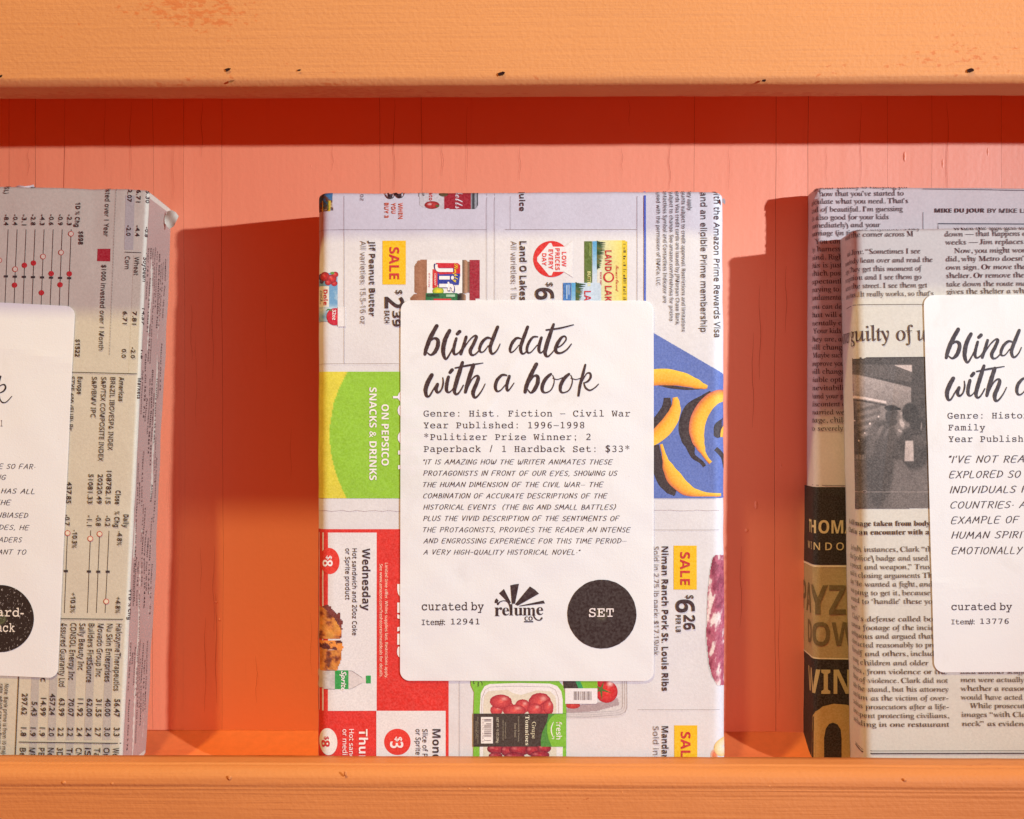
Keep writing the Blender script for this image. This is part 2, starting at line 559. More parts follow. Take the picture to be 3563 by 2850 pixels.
# hand-lettered capitals as single strokes on a 0..1 grid (x, y); written with a slight slant
HAND = {
 'A': [[(0,0),(.38,1)],[(.38,1),(.62,0)],[(.1,.38),(.6,.38)]], 'B': [[(.08,0),(.1,1)],[(.1,1),(.45,.92),(.45,.62),(.12,.52)],[(.12,.52),(.55,.42),(.5,.08),(.08,0)]],
 'C': [[(.6,.86),(.42,1),(.14,.82),(.04,.4),(.2,.04),(.55,.1)]], 'D': [[(.08,0),(.1,1)],[(0,1),(.4,.95),(.62,.6),(.5,.2),(.05,0)]],
 'E': [[(.58,1),(.1,.96),(.06,.03),(.55,0)],[(.08,.5),(.48,.53)]], 'F': [[(.6,1),(.1,.96),(.06,0)],[(.08,.5),(.48,.53)]],
 'G': [[(.6,.86),(.4,1),(.12,.8),(.04,.35),(.2,.02),(.5,.08),(.58,.42),(.34,.42)]], 'H': [[(.06,1),(.04,0)],[(.58,1),(.56,0)],[(.05,.48),(.57,.54)]],
 'I': [[(.08,1),(.06,0)]], 'J': [[(.4,1),(.38,.2),(.2,0),(.02,.12)]], 'K': [[(.06,1),(.05,0)],[(.55,.98),(.08,.45)],[(.2,.55),(.58,0)]],
 'L': [[(.06,1),(.05,.02),(.5,0)]], 'M': [[(0,0),(.16,1)],[(.16,1),(.38,.35),(.62,1)],[(.62,1),(.74,0)]], 'N': [[(.04,0),(.08,1)],[(.08,1),(.55,.02)],[(.55,.02),(.6,1.04)]],
 'O': [[(.34,1),(.1,.84),(.03,.4),(.22,0),(.5,.12),(.62,.55),(.5,.93),(.34,1)]], 'P': [[(.08,0),(.1,1)],[(0,.98),(.4,1),(.58,.78),(.45,.52),(.1,.46)]],
 'Q': [[(.34,1),(.1,.84),(.03,.4),(.22,0),(.5,.12),(.62,.55),(.5,.93),(.34,1)],[(.32,.25),(.68,-.1)]], 'R': [[(.08,0),(.1,1)],[(0,.98),(.4,1),(.55,.78),(.42,.55),(.1,.48)],[(.28,.5),(.6,0)]],
 'S': [[(.52,.9),(.34,1),(.1,.86),(.12,.62),(.4,.45),(.5,.2),(.3,0),(0,.1)]], 'T': [[(0,.96),(.6,1)],[(.32,.98),(.26,0)]], 'U': [[(.06,1),(.05,.25),(.22,0),(.45,.08),(.56,.4),(.58,1)]],
 'V': [[(.04,1),(.26,0)],[(.26,0),(.58,1)]], 'W': [[(.04,1),(.08,.2),(.22,0),(.36,.25),(.42,.7)],[(.42,.6),(.46,.1),(.6,.02),(.76,.4),(.8,1)]], 'X': [[(.04,1),(.58,0)],[(.56,1),(0,0)]],
 'Y': [[(.04,1),(.3,.5)],[(.62,1),(.14,-.12)]], 'Z': [[(.04,.98),(.58,1),(.02,0),(.58,.02)]], '.': [[(.06,.0),(.12,.03)]], ',': [[(.12,.06),(.04,-.16)]], '\u00b7': [[(.08,.38),(.14,.41)]],
 '"': [[(.06,1.02),(.02,.8)],[(.2,1.02),(.16,.8)]], "'": [[(.06,1.02),(.02,.8)]], '-': [[(.04,.42),(.4,.44)]], '(': [[(.3,1.1),(.08,.7),(.06,.3),(.22,-.12)]], ')': [[(.06,1.1),(.24,.7),(.2,.3),(0,-.12)]],
 '~': [[(.06,.38),(.1,.4)],[(.32,.38),(.36,.4)],[(.58,.38),(.62,.4)]],
}
def stroke_geo(P, W, cap_n=5, jitter=0.0, seed=0):
    """polyline with per-point widths -> smooth ribbon with round ends (2-D)"""
    P = np.array(P, float); W = np.array(W, float)
    n = len(P)
    if n > 2:
        Q = []; WW = []
        for i in range(n - 1):
            p0, p1, p2, p3 = P[max(i - 1, 0)], P[i], P[i + 1], P[min(i + 2, n - 1)]
            for t in np.linspace(0, 1, 6, endpoint=False):
                Q.append(.5 * ((2 * p1) + (-p0 + p2) * t + (2 * p0 - 5 * p1 + 4 * p2 - p3) * t * t + (-p0 + 3 * p1 - 3 * p2 + p3) * t ** 3))
                WW.append(W[i] + (W[i + 1] - W[i]) * t)
        Q.append(P[-1]); WW.append(W[-1])
        P = np.array(Q); W = np.array(WW)
    T = np.gradient(P, axis=0)
    T /= np.maximum(np.linalg.norm(T, axis=1, keepdims=True), 1e-9)
    Nn = np.stack([-T[:, 1], T[:, 0]], 1)
    if jitter:
        r = np.random.RandomState(seed)
        jl = 1 + (r.rand(len(P)) - .5) * jitter; jr = 1 + (r.rand(len(P)) - .5) * jitter
    else:
        jl = jr = np.ones(len(P))
    L = P + Nn * (W * jl / 2)[:, None]; Rr = P - Nn * (W * jr / 2)[:, None]
    v = []; f = []
    for i in range(len(P)):
        v += [L[i], Rr[i]]
    for i in range(len(P) - 1):
        f.append((2 * i, 2 * i + 1, 2 * i + 3)); f.append((2 * i, 2 * i + 3, 2 * i + 2))
    for e, sg in ((0, -1), (len(P) - 1, 1)):
        c = len(v); v.append(P[e])
        a0 = math.atan2(Nn[e][1], Nn[e][0])
        ring = []
        for k in range(cap_n + 1):
            a = a0 - sg * math.pi * k / cap_n
            ring.append(len(v)); v.append(P[e] + W[e] / 2 * np.array([math.cos(a), math.sin(a)]))
        for k in range(cap_n):
            f.append((c, ring[k], ring[k + 1]))
    return np.array(v), np.array(f, np.int32)
def hand_geo(s, wt=.085, slant=.22):
    V = []; F = []; nv = 0; x = 0.0
    q = random.Random(s)
    for ch in s:
        if ch == ' ':
            x += .52; continue
        st = HAND.get(ch)
        if not st: x += .4; continue
        wmax = max(p[0] for l in st for p in l)
        dy = q.uniform(-.03, .03); sc = q.uniform(.96, 1.04)
        for l in st:
            pts = [(x + p[0] * sc + (p[1] * slant), p[1] * sc + dy) for p in l]
            v, f = stroke_geo(pts, [wt] * len(pts), 4)
            V.append(v); F.append(f + nv); nv += len(v)
        x += wmax * sc + .24
    return np.concatenate(V), np.concatenate(F)

# ------------------------------------------------------------------ wrapped books
class Book:
    def __init__(s, label, side, top, bot, ytop, ybot, width, thick, r, rt, htop, paper, group=None, wr=.00015, seed=1, hoff=0, cat="wrapped book", hz=None):
        """side: which front edge is known; top/bot: source pixels of two points on it; htop: pixel of the top edge"""
        A = at_y(top[0], top[1], ytop); B = at_y(bot[0], bot[1], ybot)
        V = (A - B) / np.linalg.norm(A - B)
        B0 = B + V * ((FLOOR_Z - B[2]) / V[2])
        U = np.array([1.0, 0, 0]) + (np.array([0, 0, hz]) if hz else 0); U -= V * U.dot(V); U /= np.linalg.norm(U)
        Nn = np.cross(V, U)          # points away from the camera
        if Nn[1] < 0: Nn = -Nn
        s.U, s.V, s.N = U, V, Nn
        s.w, s.th, s.r, s.rt = width, thick, r, rt
        s.O = B0 if side == 'L' else B0 - U * width
        s.h = None
        p = s.px2st(np.array([[htop[0], htop[1]]]), arcfix=False)[0]
        s.h = p[1]
        s.wr, s.seed = wr, seed
        q = np.random.RandomState(seed)
        s.ph = q.rand(12) * 6.28; s.kx = (q.rand(12) - .5) * 2; s.ky = (q.rand(12) - .5) * 2
        s.creases = []
        for k in range(16):
            a = q.rand() * math.pi; edge = q.rand()
            s0 = q.choice([q.rand() * .02, width - q.rand() * .02, q.rand() * width]); t0 = q.rand() * s.h if edge > .3 else s.h - q.rand() * .015
            s.creases.append((s0, t0, math.cos(a), math.sin(a), (q.rand() - .4) * .00055, .0014 + q.rand() * .002))
        base = tuple(map(float, s.O + U * width / 2 + Nn * thick / 2))
        s.root = thing("wrapped_book", label, cat, base, group)
        s.parts = {}
        s.cnt = 0
        s.side_fn = None
        s.paper = paper
    def px2st(s, px, arcfix=True):
        d = ray(px)
        t = ((s.O - CP) @ s.N) / (d @ s.N)
        P = CP + d * t[:, None] - s.O
        S = P @ s.U; T = P @ s.V
        if arcfix:
            r = s.r
            m = S < r
            S = np.where(m, r - r * np.arcsin(np.clip((r - S) / r, -1, 1)), S)
            m = S > s.w - r
            S = np.where(m, s.w - r + r * np.arcsin(np.clip((S - s.w + r) / r, -1, 1)), S)
        return np.stack([S, T], 1)
    def surf(s, st, off):
        st = np.asarray(st, float)
        S, T = st[:, 0], st[:, 1]
        r, w = s.r, s.w
        x = S.copy(); d = np.zeros_like(S); nx = np.zeros_like(S); nd = -np.ones_like(S)
        for sg in (-1, 1):
            q = (r - S) if sg < 0 else (S - (w - r))
            m = q > 0
            th = np.clip(q / r, 0, math.pi / 2)
            ex = np.maximum(q - r * math.pi / 2, 0)
            xx = r - r * np.sin(th)
            dd = r - r * np.cos(th) + ex
            if sg > 0: xx = w - xx
            x = np.where(m, xx, x); d = np.where(m, dd, d)
            nx = np.where(m, sg * np.sin(th), nx); nd = np.where(m, -np.cos(th), nd)
        q = T - (s.h - s.rt)
        ph = np.clip(q / s.rt, 0, math.pi / 2)
        ex = np.maximum(q - s.rt * math.pi / 2, 0)
        inset = np.where(q > 0, s.rt - s.rt * np.cos(ph) + ex, 0)
        z = np.where(q > 0, s.h - s.rt + s.rt * np.sin(ph), T)
        cphi = np.where(q > 0, np.cos(ph), 1.0); sphi = np.where(q > 0, np.sin(ph), 0.0)
        u = np.zeros_like(S)
        amps = 0
        for k in range(12):
            fr = 70 + 45 * k
            a = 1.0 / (1 + .6 * k)
            u += a * np.sin(S * s.kx[k] * fr + T * s.ky[k] * fr + s.ph[k])
            amps += a
        u = u / amps * 2.2 * s.wr
        for (s0, t0, nx_, ny_, hh, ww) in s.creases:      # handling creases in the wrapping
            dd_ = (S - s0) * nx_ + (T - t0) * ny_
            al = -(S - s0) * ny_ + (T - t0) * nx_
            u = u + hh * np.exp(-np.abs(dd_) / ww) * np.exp(-(al / .035) ** 2)
        if s.side_fn is not None:
            u = u + s.side_fn(S, T)
        o = off + u
        x = x - nx * inset + nx * o * cphi
        dd = d - nd * inset + nd * o * cphi
        z = z + o * sphi
        return s.O + x[:, None] * s.U + z[:, None] * s.V + dd[:, None] * s.N
    def wrapper(s):
        r, w, th = s.r, s.w, s.th
        arcl = r * math.pi / 2
        ext = th - r
        sv = list(np.linspace(r - arcl - ext, r - arcl, max(6, int(ext / .0016)))) + list(np.linspace(r - arcl, r, 9))[1:] + list(np.linspace(r, w - r, int(w / .0025)))[1:] + list(np.linspace(w - r, w - r + arcl, 9))[1:] + list(np.linspace(w - r + arcl, w - r + arcl + ext, max(6, int(ext / .0016))))[1:]
        ta = s.rt * math.pi / 2
        tv = list(np.linspace(0, s.h - s.rt, int(s.h / .0028))) + list(np.linspace(s.h - s.rt, s.h - s.rt + ta, 6))[1:]
        nS, nT = len(sv), len(tv)
        SS, TT = np.meshgrid(sv, tv)
        V = s.surf(np.stack([SS.ravel(), TT.ravel()], 1), 0.0)
        F = []
        for j in range(nT - 1):
            for i in range(nS - 1):
                a = j * nS + i
                F.append((a, a + 1, a + nS + 1, a + nS))
            F.append((j * nS + nS - 1, j * nS, (j + 1) * nS, (j + 1) * nS + nS - 1))   # flat back
        V = list(V)
        # folded top and bottom
        for j in (0, nT - 1):
            ring = [j * nS + i for i in range(nS)]
            c = np.mean([V[i] for i in ring], 0) + (s.V * (-.0006) if j else s.V * .001)
            V.append(c); ci = len(V) - 1
            for i in range(nS):
                a, b = ring[i], ring[(i + 1) % nS]
                F.append((a, b, ci) if j else (b, a, ci))
        o = mesh_obj("paper_wrapping", V, F, s.paper, s.root, smooth=True)
        return o
    # ---- printing
    def add(s, part, st, f, col, off):
        s.cnt += 1
        off = off + (s.cnt % 12) * 2.5e-6
        P = s.surf(st, off)
        d = s.parts.setdefault(part, [[], [], [], 0])
        d[0].append(P); d[1].append(np.asarray(f) + d[3])
        c = np.asarray(col, float)
        if c.ndim == 1: c = np.tile(c, (len(P), 1))
        d[2].append(c); d[3] += len(P)
    def finish(s, mats):
        objs = {}
        for part, d in s.parts.items():
            par = s.root; nm = part.split('#')[0]
            if '/' in part:
                pn, nm = nm.split('/')
                par = objs.get(pn) or s.label_obj
            F = np.concatenate(d[1])
            o = mesh_obj(nm, np.concatenate(d[0]), F, mats.get(part, mats['*']), par, col=np.concatenate(d[2]))
            objs[part] = o
            if nm in STUFF: o['kind'] = 'stuff'

STUFF = {'printed_text', 'side_text', 'quote_lettering', 'details_lettering', 'curator_lettering', 'chart', 'printed_rule', 'paper_seam'}
LAY = .00004
class Frame:
    def __init__(s, ox, oy, k): s.ox, s.oy, s.k = ox, oy, k
    def px(s, p):
        p = np.atleast_2d(np.asarray(p, float))
        return np.stack([s.ox + p[:, 0] * s.k, s.oy + p[:, 1] * s.k], 1)
DF = Frame(0, 0, 1.0)
cur = {'b': None, 'f': DF, 'part': 'printed_text', 'off': 0.0}
def use(book, fr, part=None, off=None):
    if book is not cur['b'] and off is None: off = 0.0
    cur['b'], cur['f'] = book, fr
    if part: cur['part'] = part
    if off is not None: cur['off'] = off
def cut(v, f, step):
    """slice big letters into narrow strips so that they bend round a spine"""
    bm = bmesh.new()
    vs = [bm.verts.new((a, b, 0)) for a, b in v]
    for t in f:
        try: bm.faces.new([vs[i] for i in t])
        except ValueError: pass
    g = math.ceil(v[:, 0].min() / step) * step
    while g < v[:, 0].max():
        bmesh.ops.bisect_plane(bm, geom=bm.verts[:] + bm.edges[:] + bm.faces[:], plane_co=(g, 0, 0), plane_no=(1, 0, 0)); g += step
    bmesh.ops.triangulate(bm, faces=bm.faces[:]); bm.verts.index_update()
    v = np.array([x.co[:2] for x in bm.verts]); f = np.array([[q.index for q in t.verts] for t in bm.faces])
    bm.free()
    return v, f
def T(text, x, y, H, w=None, rot=0, font='sans', col=(70, 45, 50), lay=7, part=None, wt=None):
    if font == 'hand':
        v, f = hand_geo(text, wt or .085); c = 1.0
    else:
        v, f = glyphs(text, font); c = cap(font)
    if len(v) == 0: return
    x0, x1 = v[:, 0].min(), v[:, 0].max()
    sy = H / c
    sx = (w / (x1 - x0)) if w else sy
    X = (v[:, 0] - x0) * sx; Y = v[:, 1] * sy
    a = R(rot)
    p = np.stack([x + X * math.cos(a) + Y * math.sin(a), y + X * math.sin(a) - Y * math.cos(a)], 1)
    b = cur['b']
    P = cur['f'].px(p)
    if H * cur['f'].k > 28 and font != 'hand' and cur['off'] == 0: P, f = cut(P, f, 7)
    st = b.px2st(P, arcfix=False)
    b.add(part or cur['part'], st, f, lin(*col), cur['off'] + lay * LAY)
def V90(text, x, y, H, w=None, font='sans', col=(70, 45, 50), lay=7, part=None, rot=90):
    T(text, x, y, H, w, rot, font, col, lay, part)
def poly(pts, col, lay=1, part=None, step=22, arcfix=True):
    """filled outline, cut on a grid so that it follows the paper"""
    P = cur['f'].px(pts)
    bm = bmesh.new()
    vs = [bm.verts.new((a, b, 0)) for a, b in P]
    bm.faces.new(vs)
    lo, hi = P.min(0), P.max(0)
    for ax in (0, 1):
        g = math.ceil(lo[ax] / step) * step
        while g < hi[ax]:
            n = (1, 0, 0) if ax == 0 else (0, 1, 0)
            co = (g, 0, 0) if ax == 0 else (0, g, 0)
            bmesh.ops.bisect_plane(bm, geom=bm.verts[:] + bm.edges[:] + bm.faces[:], plane_co=co, plane_no=n)
            g += step
    bmesh.ops.triangulate(bm, faces=bm.faces[:])
    bm.verts.index_update()
    v = np.array([x.co[:2] for x in bm.verts]); f = np.array([[q.index for q in t.verts] for t in bm.faces])
    bm.free()
    b = cur['b']
    b.add(part or cur['part'], b.px2st(v, arcfix), f, lin(*col), cur['off'] + lay * LAY)
def rect(x0, y0, x1, y1, col, lay=1, part=None, step=22):
    poly([(x0, y0), (x1, y0), (x1, y1), (x0, y1)], col, lay, part, step)
def ell(cx, cy, rx, ry, col, lay=2, part=None, n=40, edge=None, hl=None, hlc=None, rot=0, wob=0):
    """disc; with edge/hl colours it is a printed round fruit shaded towards its rim"""
    rings = [0, .25, .5, .72, .88, 1.0]
    q = random.Random(int(cx * 7 + cy))
    ws = [1 + q.uniform(-wob, wob) for _ in range(n)]
    v = []; c = []
    cc = np.array(lin(*col)); ce = np.array(lin(*(edge or col))); ch = np.array(lin(*(hlc or (255, 225, 215))))
    a0 = R(rot)
    for k in rings:
        for i in range(n):
            a = 6.28318 * i / n
            lx, ly = math.cos(a) * k * ws[i], math.sin(a) * k * ws[i]
            X, Y = lx * rx, ly * ry
            v.append((cx + X * math.cos(a0) - Y * math.sin(a0), cy + X * math.sin(a0) + Y * math.cos(a0)))
            m = cc + (ce - cc) * k ** 2.2
            if hl:
                dd = math.hypot(lx - hl[0], ly - hl[1])
                m = m + (ch - m) * max(0, 1 - dd / .38) ** 1.2
            c.append(m)
    f = []
    for k in range(len(rings) - 1):
        for i in range(n):
            a, b2 = k * n + i, k * n + (i + 1) % n
            f.append((a, b2, b2 + n)); f.append((a, b2 + n, a + n))
    b = cur['b']
    b.add(part or cur['part'], b.px2st(cur['f'].px(v)), f, np.array(c), cur['off'] + lay * LAY)
def line(pts, w, col=(70, 45, 50), lay=6, part=None, sub=24, arcfix=True):
    P = cur['f'].px(pts); k = cur['f'].k
    Q = [P[0]]
    for i in range(len(P) - 1):
        m = max(1, int(np.linalg.norm(P[i + 1] - P[i]) / sub))
        for j in range(1, m + 1): Q.append(P[i] + (P[i + 1] - P[i]) * j / m)
    Q = np.array(Q)
    Tn = np.gradient(Q, axis=0); Tn /= np.maximum(np.linalg.norm(Tn, axis=1, keepdims=True), 1e-9)
    Nn = np.stack([-Tn[:, 1], Tn[:, 0]], 1) * (w * k / 2)
    v = np.concatenate([Q + Nn, Q - Nn]); n = len(Q)
    f = []
    for i in range(n - 1):
        f.append((i, i + 1, n + i + 1)); f.append((i, n + i + 1, n + i))
    b = cur['b']
    b.add(part or cur['part'], b.px2st(v, arcfix), f, lin(*col), cur['off'] + lay * LAY)
def brush(pts, col=(62, 40, 42), lay=7, part=None, jitter=.10, dx=0, dy=0, sc=1.0, shear=0.0):
    P = np.array([(a + dx, b + dy) for a, b, _ in pts], float) * 1.0
    W = [w * sc for _, _, w in pts]
    v, f = stroke_geo(P, W, 6, jitter, int(abs(P.sum())) % 9999)
    b = cur['b']
    b.add(part or cur['part'], b.px2st(cur['f'].px(v), False), f, lin(*col), cur['off'] + lay * LAY)
def tube(pts, cols, lay=3, part=None, n=9):
    """tapered band shaded across its width: cols = colours from one edge to the other"""
    P = np.array([(a, b) for a, b, _ in pts], float); W = np.array([w for *_, w in pts], float)
    Q = []; WW = []
    m = len(P)
    for i in range(m - 1):
        p0, p1, p2, p3 = P[max(i - 1, 0)], P[i], P[i + 1], P[min(i + 2, m - 1)]
        for t in np.linspace(0, 1, 7, endpoint=False):
            Q.append(.5 * ((2 * p1) + (-p0 + p2) * t + (2 * p0 - 5 * p1 + 4 * p2 - p3) * t * t + (-p0 + 3 * p1 - 3 * p2 + p3) * t ** 3))
            WW.append(W[i] + (W[i + 1] - W[i]) * (t * t * (3 - 2 * t)))
    Q.append(P[-1]); WW.append(W[-1])
    Q = np.array(Q); WW = np.array(WW)
    Tn = np.gradient(Q, axis=0); Tn /= np.maximum(np.linalg.norm(Tn, axis=1, keepdims=True), 1e-9)
    Nn = np.stack([-Tn[:, 1], Tn[:, 0]], 1)
    v = []; c = []; C = np.array([lin(*q) for q in cols])
    for i in range(len(Q)):
        for j in range(n):
            t = j / (n - 1)
            v.append(Q[i] + Nn[i] * WW[i] * (t - .5))
            k = t * (len(C) - 1); a = min(int(k), len(C) - 2)
            c.append(C[a] + (C[a + 1] - C[a]) * (k - a))
    f = []
    for i in range(len(Q) - 1):
        for j in range(n - 1):
            a = i * n + j
            f.append((a, a + 1, a + n + 1)); f.append((a, a + n + 1, a + n))
    b = cur['b']
    b.add(part or cur['part'], b.px2st(cur['f'].px(v)), f, np.array(c), cur['off'] + lay * LAY)
def inside(x, y, P):
    c = np.zeros(x.shape, bool); j = len(P) - 1
    for i in range(len(P)):
        xi, yi = P[i]; xj, yj = P[j]
        m = ((yi > y) != (yj > y)) & (x < (xj - xi) * (y - yi) / (yj - yi + 1e-12) + xi)
        c ^= m; j = i
    return c
def patch(pts, fn, step, lay=2, part=None, arcfix=True):
    """printed picture: a fine grid of ink inside an outline; fn(x,y)->(n,3) sRGB 0-255"""
    P = np.array(pts, float)
    lo, hi = P.min(0), P.max(0)
    nx = int((hi[0] - lo[0]) / step) + 2; ny = int((hi[1] - lo[1]) / step) + 2
    gx, gy = np.meshgrid(lo[0] + np.arange(nx) * step, lo[1] + np.arange(ny) * step)
    V = np.stack([gx.ravel(), gy.ravel()], 1)
    cx = gx[:-1, :-1] + step / 2; cy = gy[:-1, :-1] + step / 2
    m = inside(cx, cy, P)
    jj, ii = np.nonzero(m)
    a = jj * nx + ii
    f = np.concatenate([np.stack([a, a + 1, a + nx + 1], 1), np.stack([a, a + nx + 1, a + nx], 1)])
    used = np.unique(f); remap = -np.ones(len(V), int); remap[used] = np.arange(len(used))
    V = V[used]; f = remap[f]
    c = np.clip(fn(V[:, 0], V[:, 1]), 0, 255) / 255.0
    c = np.where(c > .04, ((c + .055) / 1.055) ** 2.4, c / 12.92)
    b = cur['b']
    b.add(part or cur['part'], b.px2st(cur['f'].px(V), arcfix), f, c, cur['off'] + lay * LAY)
def vnoise(x, y, sc, seed=0):
    """value noise"""
    r = np.random.RandomState(seed).rand(256, 256)
    X = x / sc; Y = y / sc
    i = np.floor(X).astype(int); j = np.floor(Y).astype(int)
    u = X - i; v = Y - j; u = u * u * (3 - 2 * u); v = v * v * (3 - 2 * v)
    g = lambda a, b: r[a % 256, b % 256]
    return (g(i, j) * (1 - u) + g(i + 1, j) * u) * (1 - v) + (g(i, j + 1) * (1 - u) + g(i + 1, j + 1) * u) * v
def fbm(x, y, sc, seed=0, o=4):
    s = 0; a = 1; t = 0
    for k in range(o):
        s = s + a * vnoise(x, y, sc / 2 ** k, seed + k); t += a; a *= .55
    return s / t
def label_sheet(b, corners, rad, off=.00032, part_label=None):
    """adhesive label: rounded sheet following the wrapped surface; corners TL,TR,BR,BL in source px"""
    C = [np.array(c, float) for c in corners]
    def P(u, v):
        return (C[0] * (1 - u) + C[1] * u) * (1 - v) + (C[3] * (1 - u) + C[2] * u) * v
    W = np.linalg.norm(C[1] - C[0]); H = np.linalg.norm(C[3] - C[0])
    out = []
    for (cx, cy, a0) in ((rad, rad, 180), (W - rad, rad, 270), (W - rad, H - rad, 0), (rad, H - rad, 90)):
        for i in range(9):
            a = R(a0 + 90 * i / 8)
            out.append((cx + rad * math.cos(a), cy + rad * math.sin(a)))
    bm = bmesh.new()
    bm.faces.new([bm.verts.new((x, y, 0)) for x, y in out])
    for ax, L in ((0, W), (1, H)):
        g = 20
        while g < L - 5:
            bmesh.ops.bisect_plane(bm, geom=bm.verts[:] + bm.edges[:] + bm.faces[:], plane_co=(g, 0, 0) if ax == 0 else (0, g, 0), plane_no=(1, 0, 0) if ax == 0 else (0, 1, 0))
            g += 20
    bm.verts.index_update()
    v2 = [(v.co.x / W, v.co.y / H) for v in bm.verts]
    faces = [[v.index for v in f.verts] for f in bm.faces]
    edges = [(e.verts[0].index, e.verts[1].index) for e in bm.edges if e.is_boundary]
    bm.free()
    px = np.array([P(u, v) for u, v in v2])
    st = b.px2st(px, False)
    top = b.surf(st, off); low = b.surf(st, off - .00008)
    n = len(top)
    F = [tuple(f) for f in faces] + [(a, c, c + n, a + n) for a, c in edges]
    o = mesh_obj("label", list(top) + list(low), F, M_LABEL, b.root, smooth=False)
    recalc(o)
    o['label'] = part_label or "white rounded paper label stuck on the wrapping"
    b.label_obj = o
    return o

# ================================================================== the books
kd = lambda x, y: (x * KD, y * KD)
# centre: thick set wrapped in a grocery flyer
BC = Book("thick parcel wrapped in a colourful grocery sale flyer, standing alone mid shelf",
          'L', kd(667.5, 430), kd(665.5, 1590), .0045, .0015, .1657, .043, .0050, .0022, kd(1000, 404.5), M_PAPER_C, "newspaper wrapped books on the shelf", wr=.00026, seed=3, hz=-.003)
A = Frame(1090, 650, 700 / 2156); B = Frame(1730, 650, 810 / 2156); C = Frame(1090, 1060, 330 / 1294); D = Frame(1090, 1480, 340 / 1833)
E_ = Frame(1090, 1780, 510 / 1912); F_ = Frame(1090, 2200, 610 / 2156); G = Frame(1600, 2340, 640 / 2156); H_ = Frame(2220, 1120, 320 / 836); I_ = Frame(2220, 1780, 320 / 627)
U_ = Frame(1440, 1100, 780 / 2156); V_ = Frame(1440, 1400, 800 / 2156); W_ = Frame(1380, 1960, 920 / 2156)
INK = (62, 38, 42); GREY = (112, 92, 94); RED = (226, 52, 40); RULE = (140, 118, 120); WHITE = (246, 232, 230); ORG = (222, 92, 52)

use(BC, A, 'printed_rule')
line([(332, 30), (332, 1700), (332, 1895)], 3, RULE)
line([(20, 478), (60, 468), (120, 462), (330, 460), (1860, 460)], 3, RULE)
line([(1860, 0), (1860, 1300)], 3, RULE); line([(1945, 0), (1945, 1300)], 3, RULE)
use(BC, B); line([(125, 20), (125, 400)], 2, RULE); line([(76, 397), (1295, 397)], 3, RULE); line([(1297, 30), (1297, 1100)], 3, RULE)
line([(1368, 20), (1368, 1100)], 17, (74, 98, 190))
use(BC, C); line([(20, 820), (80, 812), (160, 806), (1185, 805)], 3.5, RULE)
use(BC, I_); line([(100, 125), (600, 125)], 2, RULE); line([(0, 1350), (600, 1350)], 2, RULE)
use(BC, F_); line([(1800, 560), (1800, 1560)], 3, RULE)
# torn seam of the fold across the front
use(BC, D, 'paper_seam')
q = random.Random(4)
line([(x, 1605 + 8 * math.sin(x * .021) + q.uniform(-5, 5)) for x in range(30, 1680, 40)], 6, (172, 140, 134), 2, sub=200)
line([(x, 1616 + q.uniform(-5, 5)) for x in range(30, 1680, 60)], 4, (238, 226, 222), 1, sub=200)
use(BC, I_); line([(100 + 30 * i, -8 + q.uniform(-3, 3)) for i in range(17)], 2.4, (176, 146, 140), 2, sub=200)

# top left row
use(BC, A, 'printed_text')
V90("oz", 508, 78, 42, 72, 'light', GREY)
V90("3", 768, -36, 208, 168, 'bold', INK)
V90("WHEN", 918, 172, 42, 172, 'bold', ORG); V90("YOU", 843, 172, 42, 115, 'bold', ORG); V90("BUY 3", 768, 172, 42, 162, 'bold', ORG)
V90("Jif Peanut Butter", 602, 578, 62, 810, 'bold', INK)
V90("All varieties; 15.5-16 oz", 508, 580, 56, 888, 'light', GREY)
V90("$", 888, 1105, 72, 50, 'bold', INK); V90("2", 768, 1178, 205, 126, 'bold', INK)
use(BC, C); V90("39", 1085, 85, 112, 215, 'bold', INK); V90("EACH", 975, 82, 66, 172, 'bold', INK)
use(BC, B); V90("Juice", 210, 30, 48, 197, 'bold', INK); V90("Land O Lakes", 210, 505, 62, 548, 'bold', INK); V90("All varieties; 1 lb", 130, 505, 50, 538, 'light', GREY)
V90("$", 458, 885, 62, 42, 'bold', INK); V90("6", 354, 935, 172, 112, 'bold', INK); V90("29", 440, 1062, 90, 120, 'bold', INK)
V90("with the Amazon Prime Rewards Visa", 2010, 0, 58, 1394, 'lightm', INK)
V90("and an eligible Prime membership", 1886, 50, 56, 1297, 'lightm', INK)
V90("They apply.", 1768, 10, 34, 218, 'lightm', INK)
V90("Accounts subject to credit approval. Restrictions and limitations", 1710, -30, 33, 1372, 'lightm', INK)
V90("Rewards Visa credit cards are issued by JPMorgan Chase Bank,", 1655, -30, 33, 1310, 'lightm', INK)
V90("subject to change. See amazon.com/freshvisa for pricing", 1598, 42, 33, 1201, 'lightm', INK)
V90("Contactless Symbol and Contactless Indicator are", 1540, 2, 33, 1073, 'lightm', INK)
V90("used with the permission of EMVCo, LLC.", 1478, 53, 33, 867, 'lightm', INK)
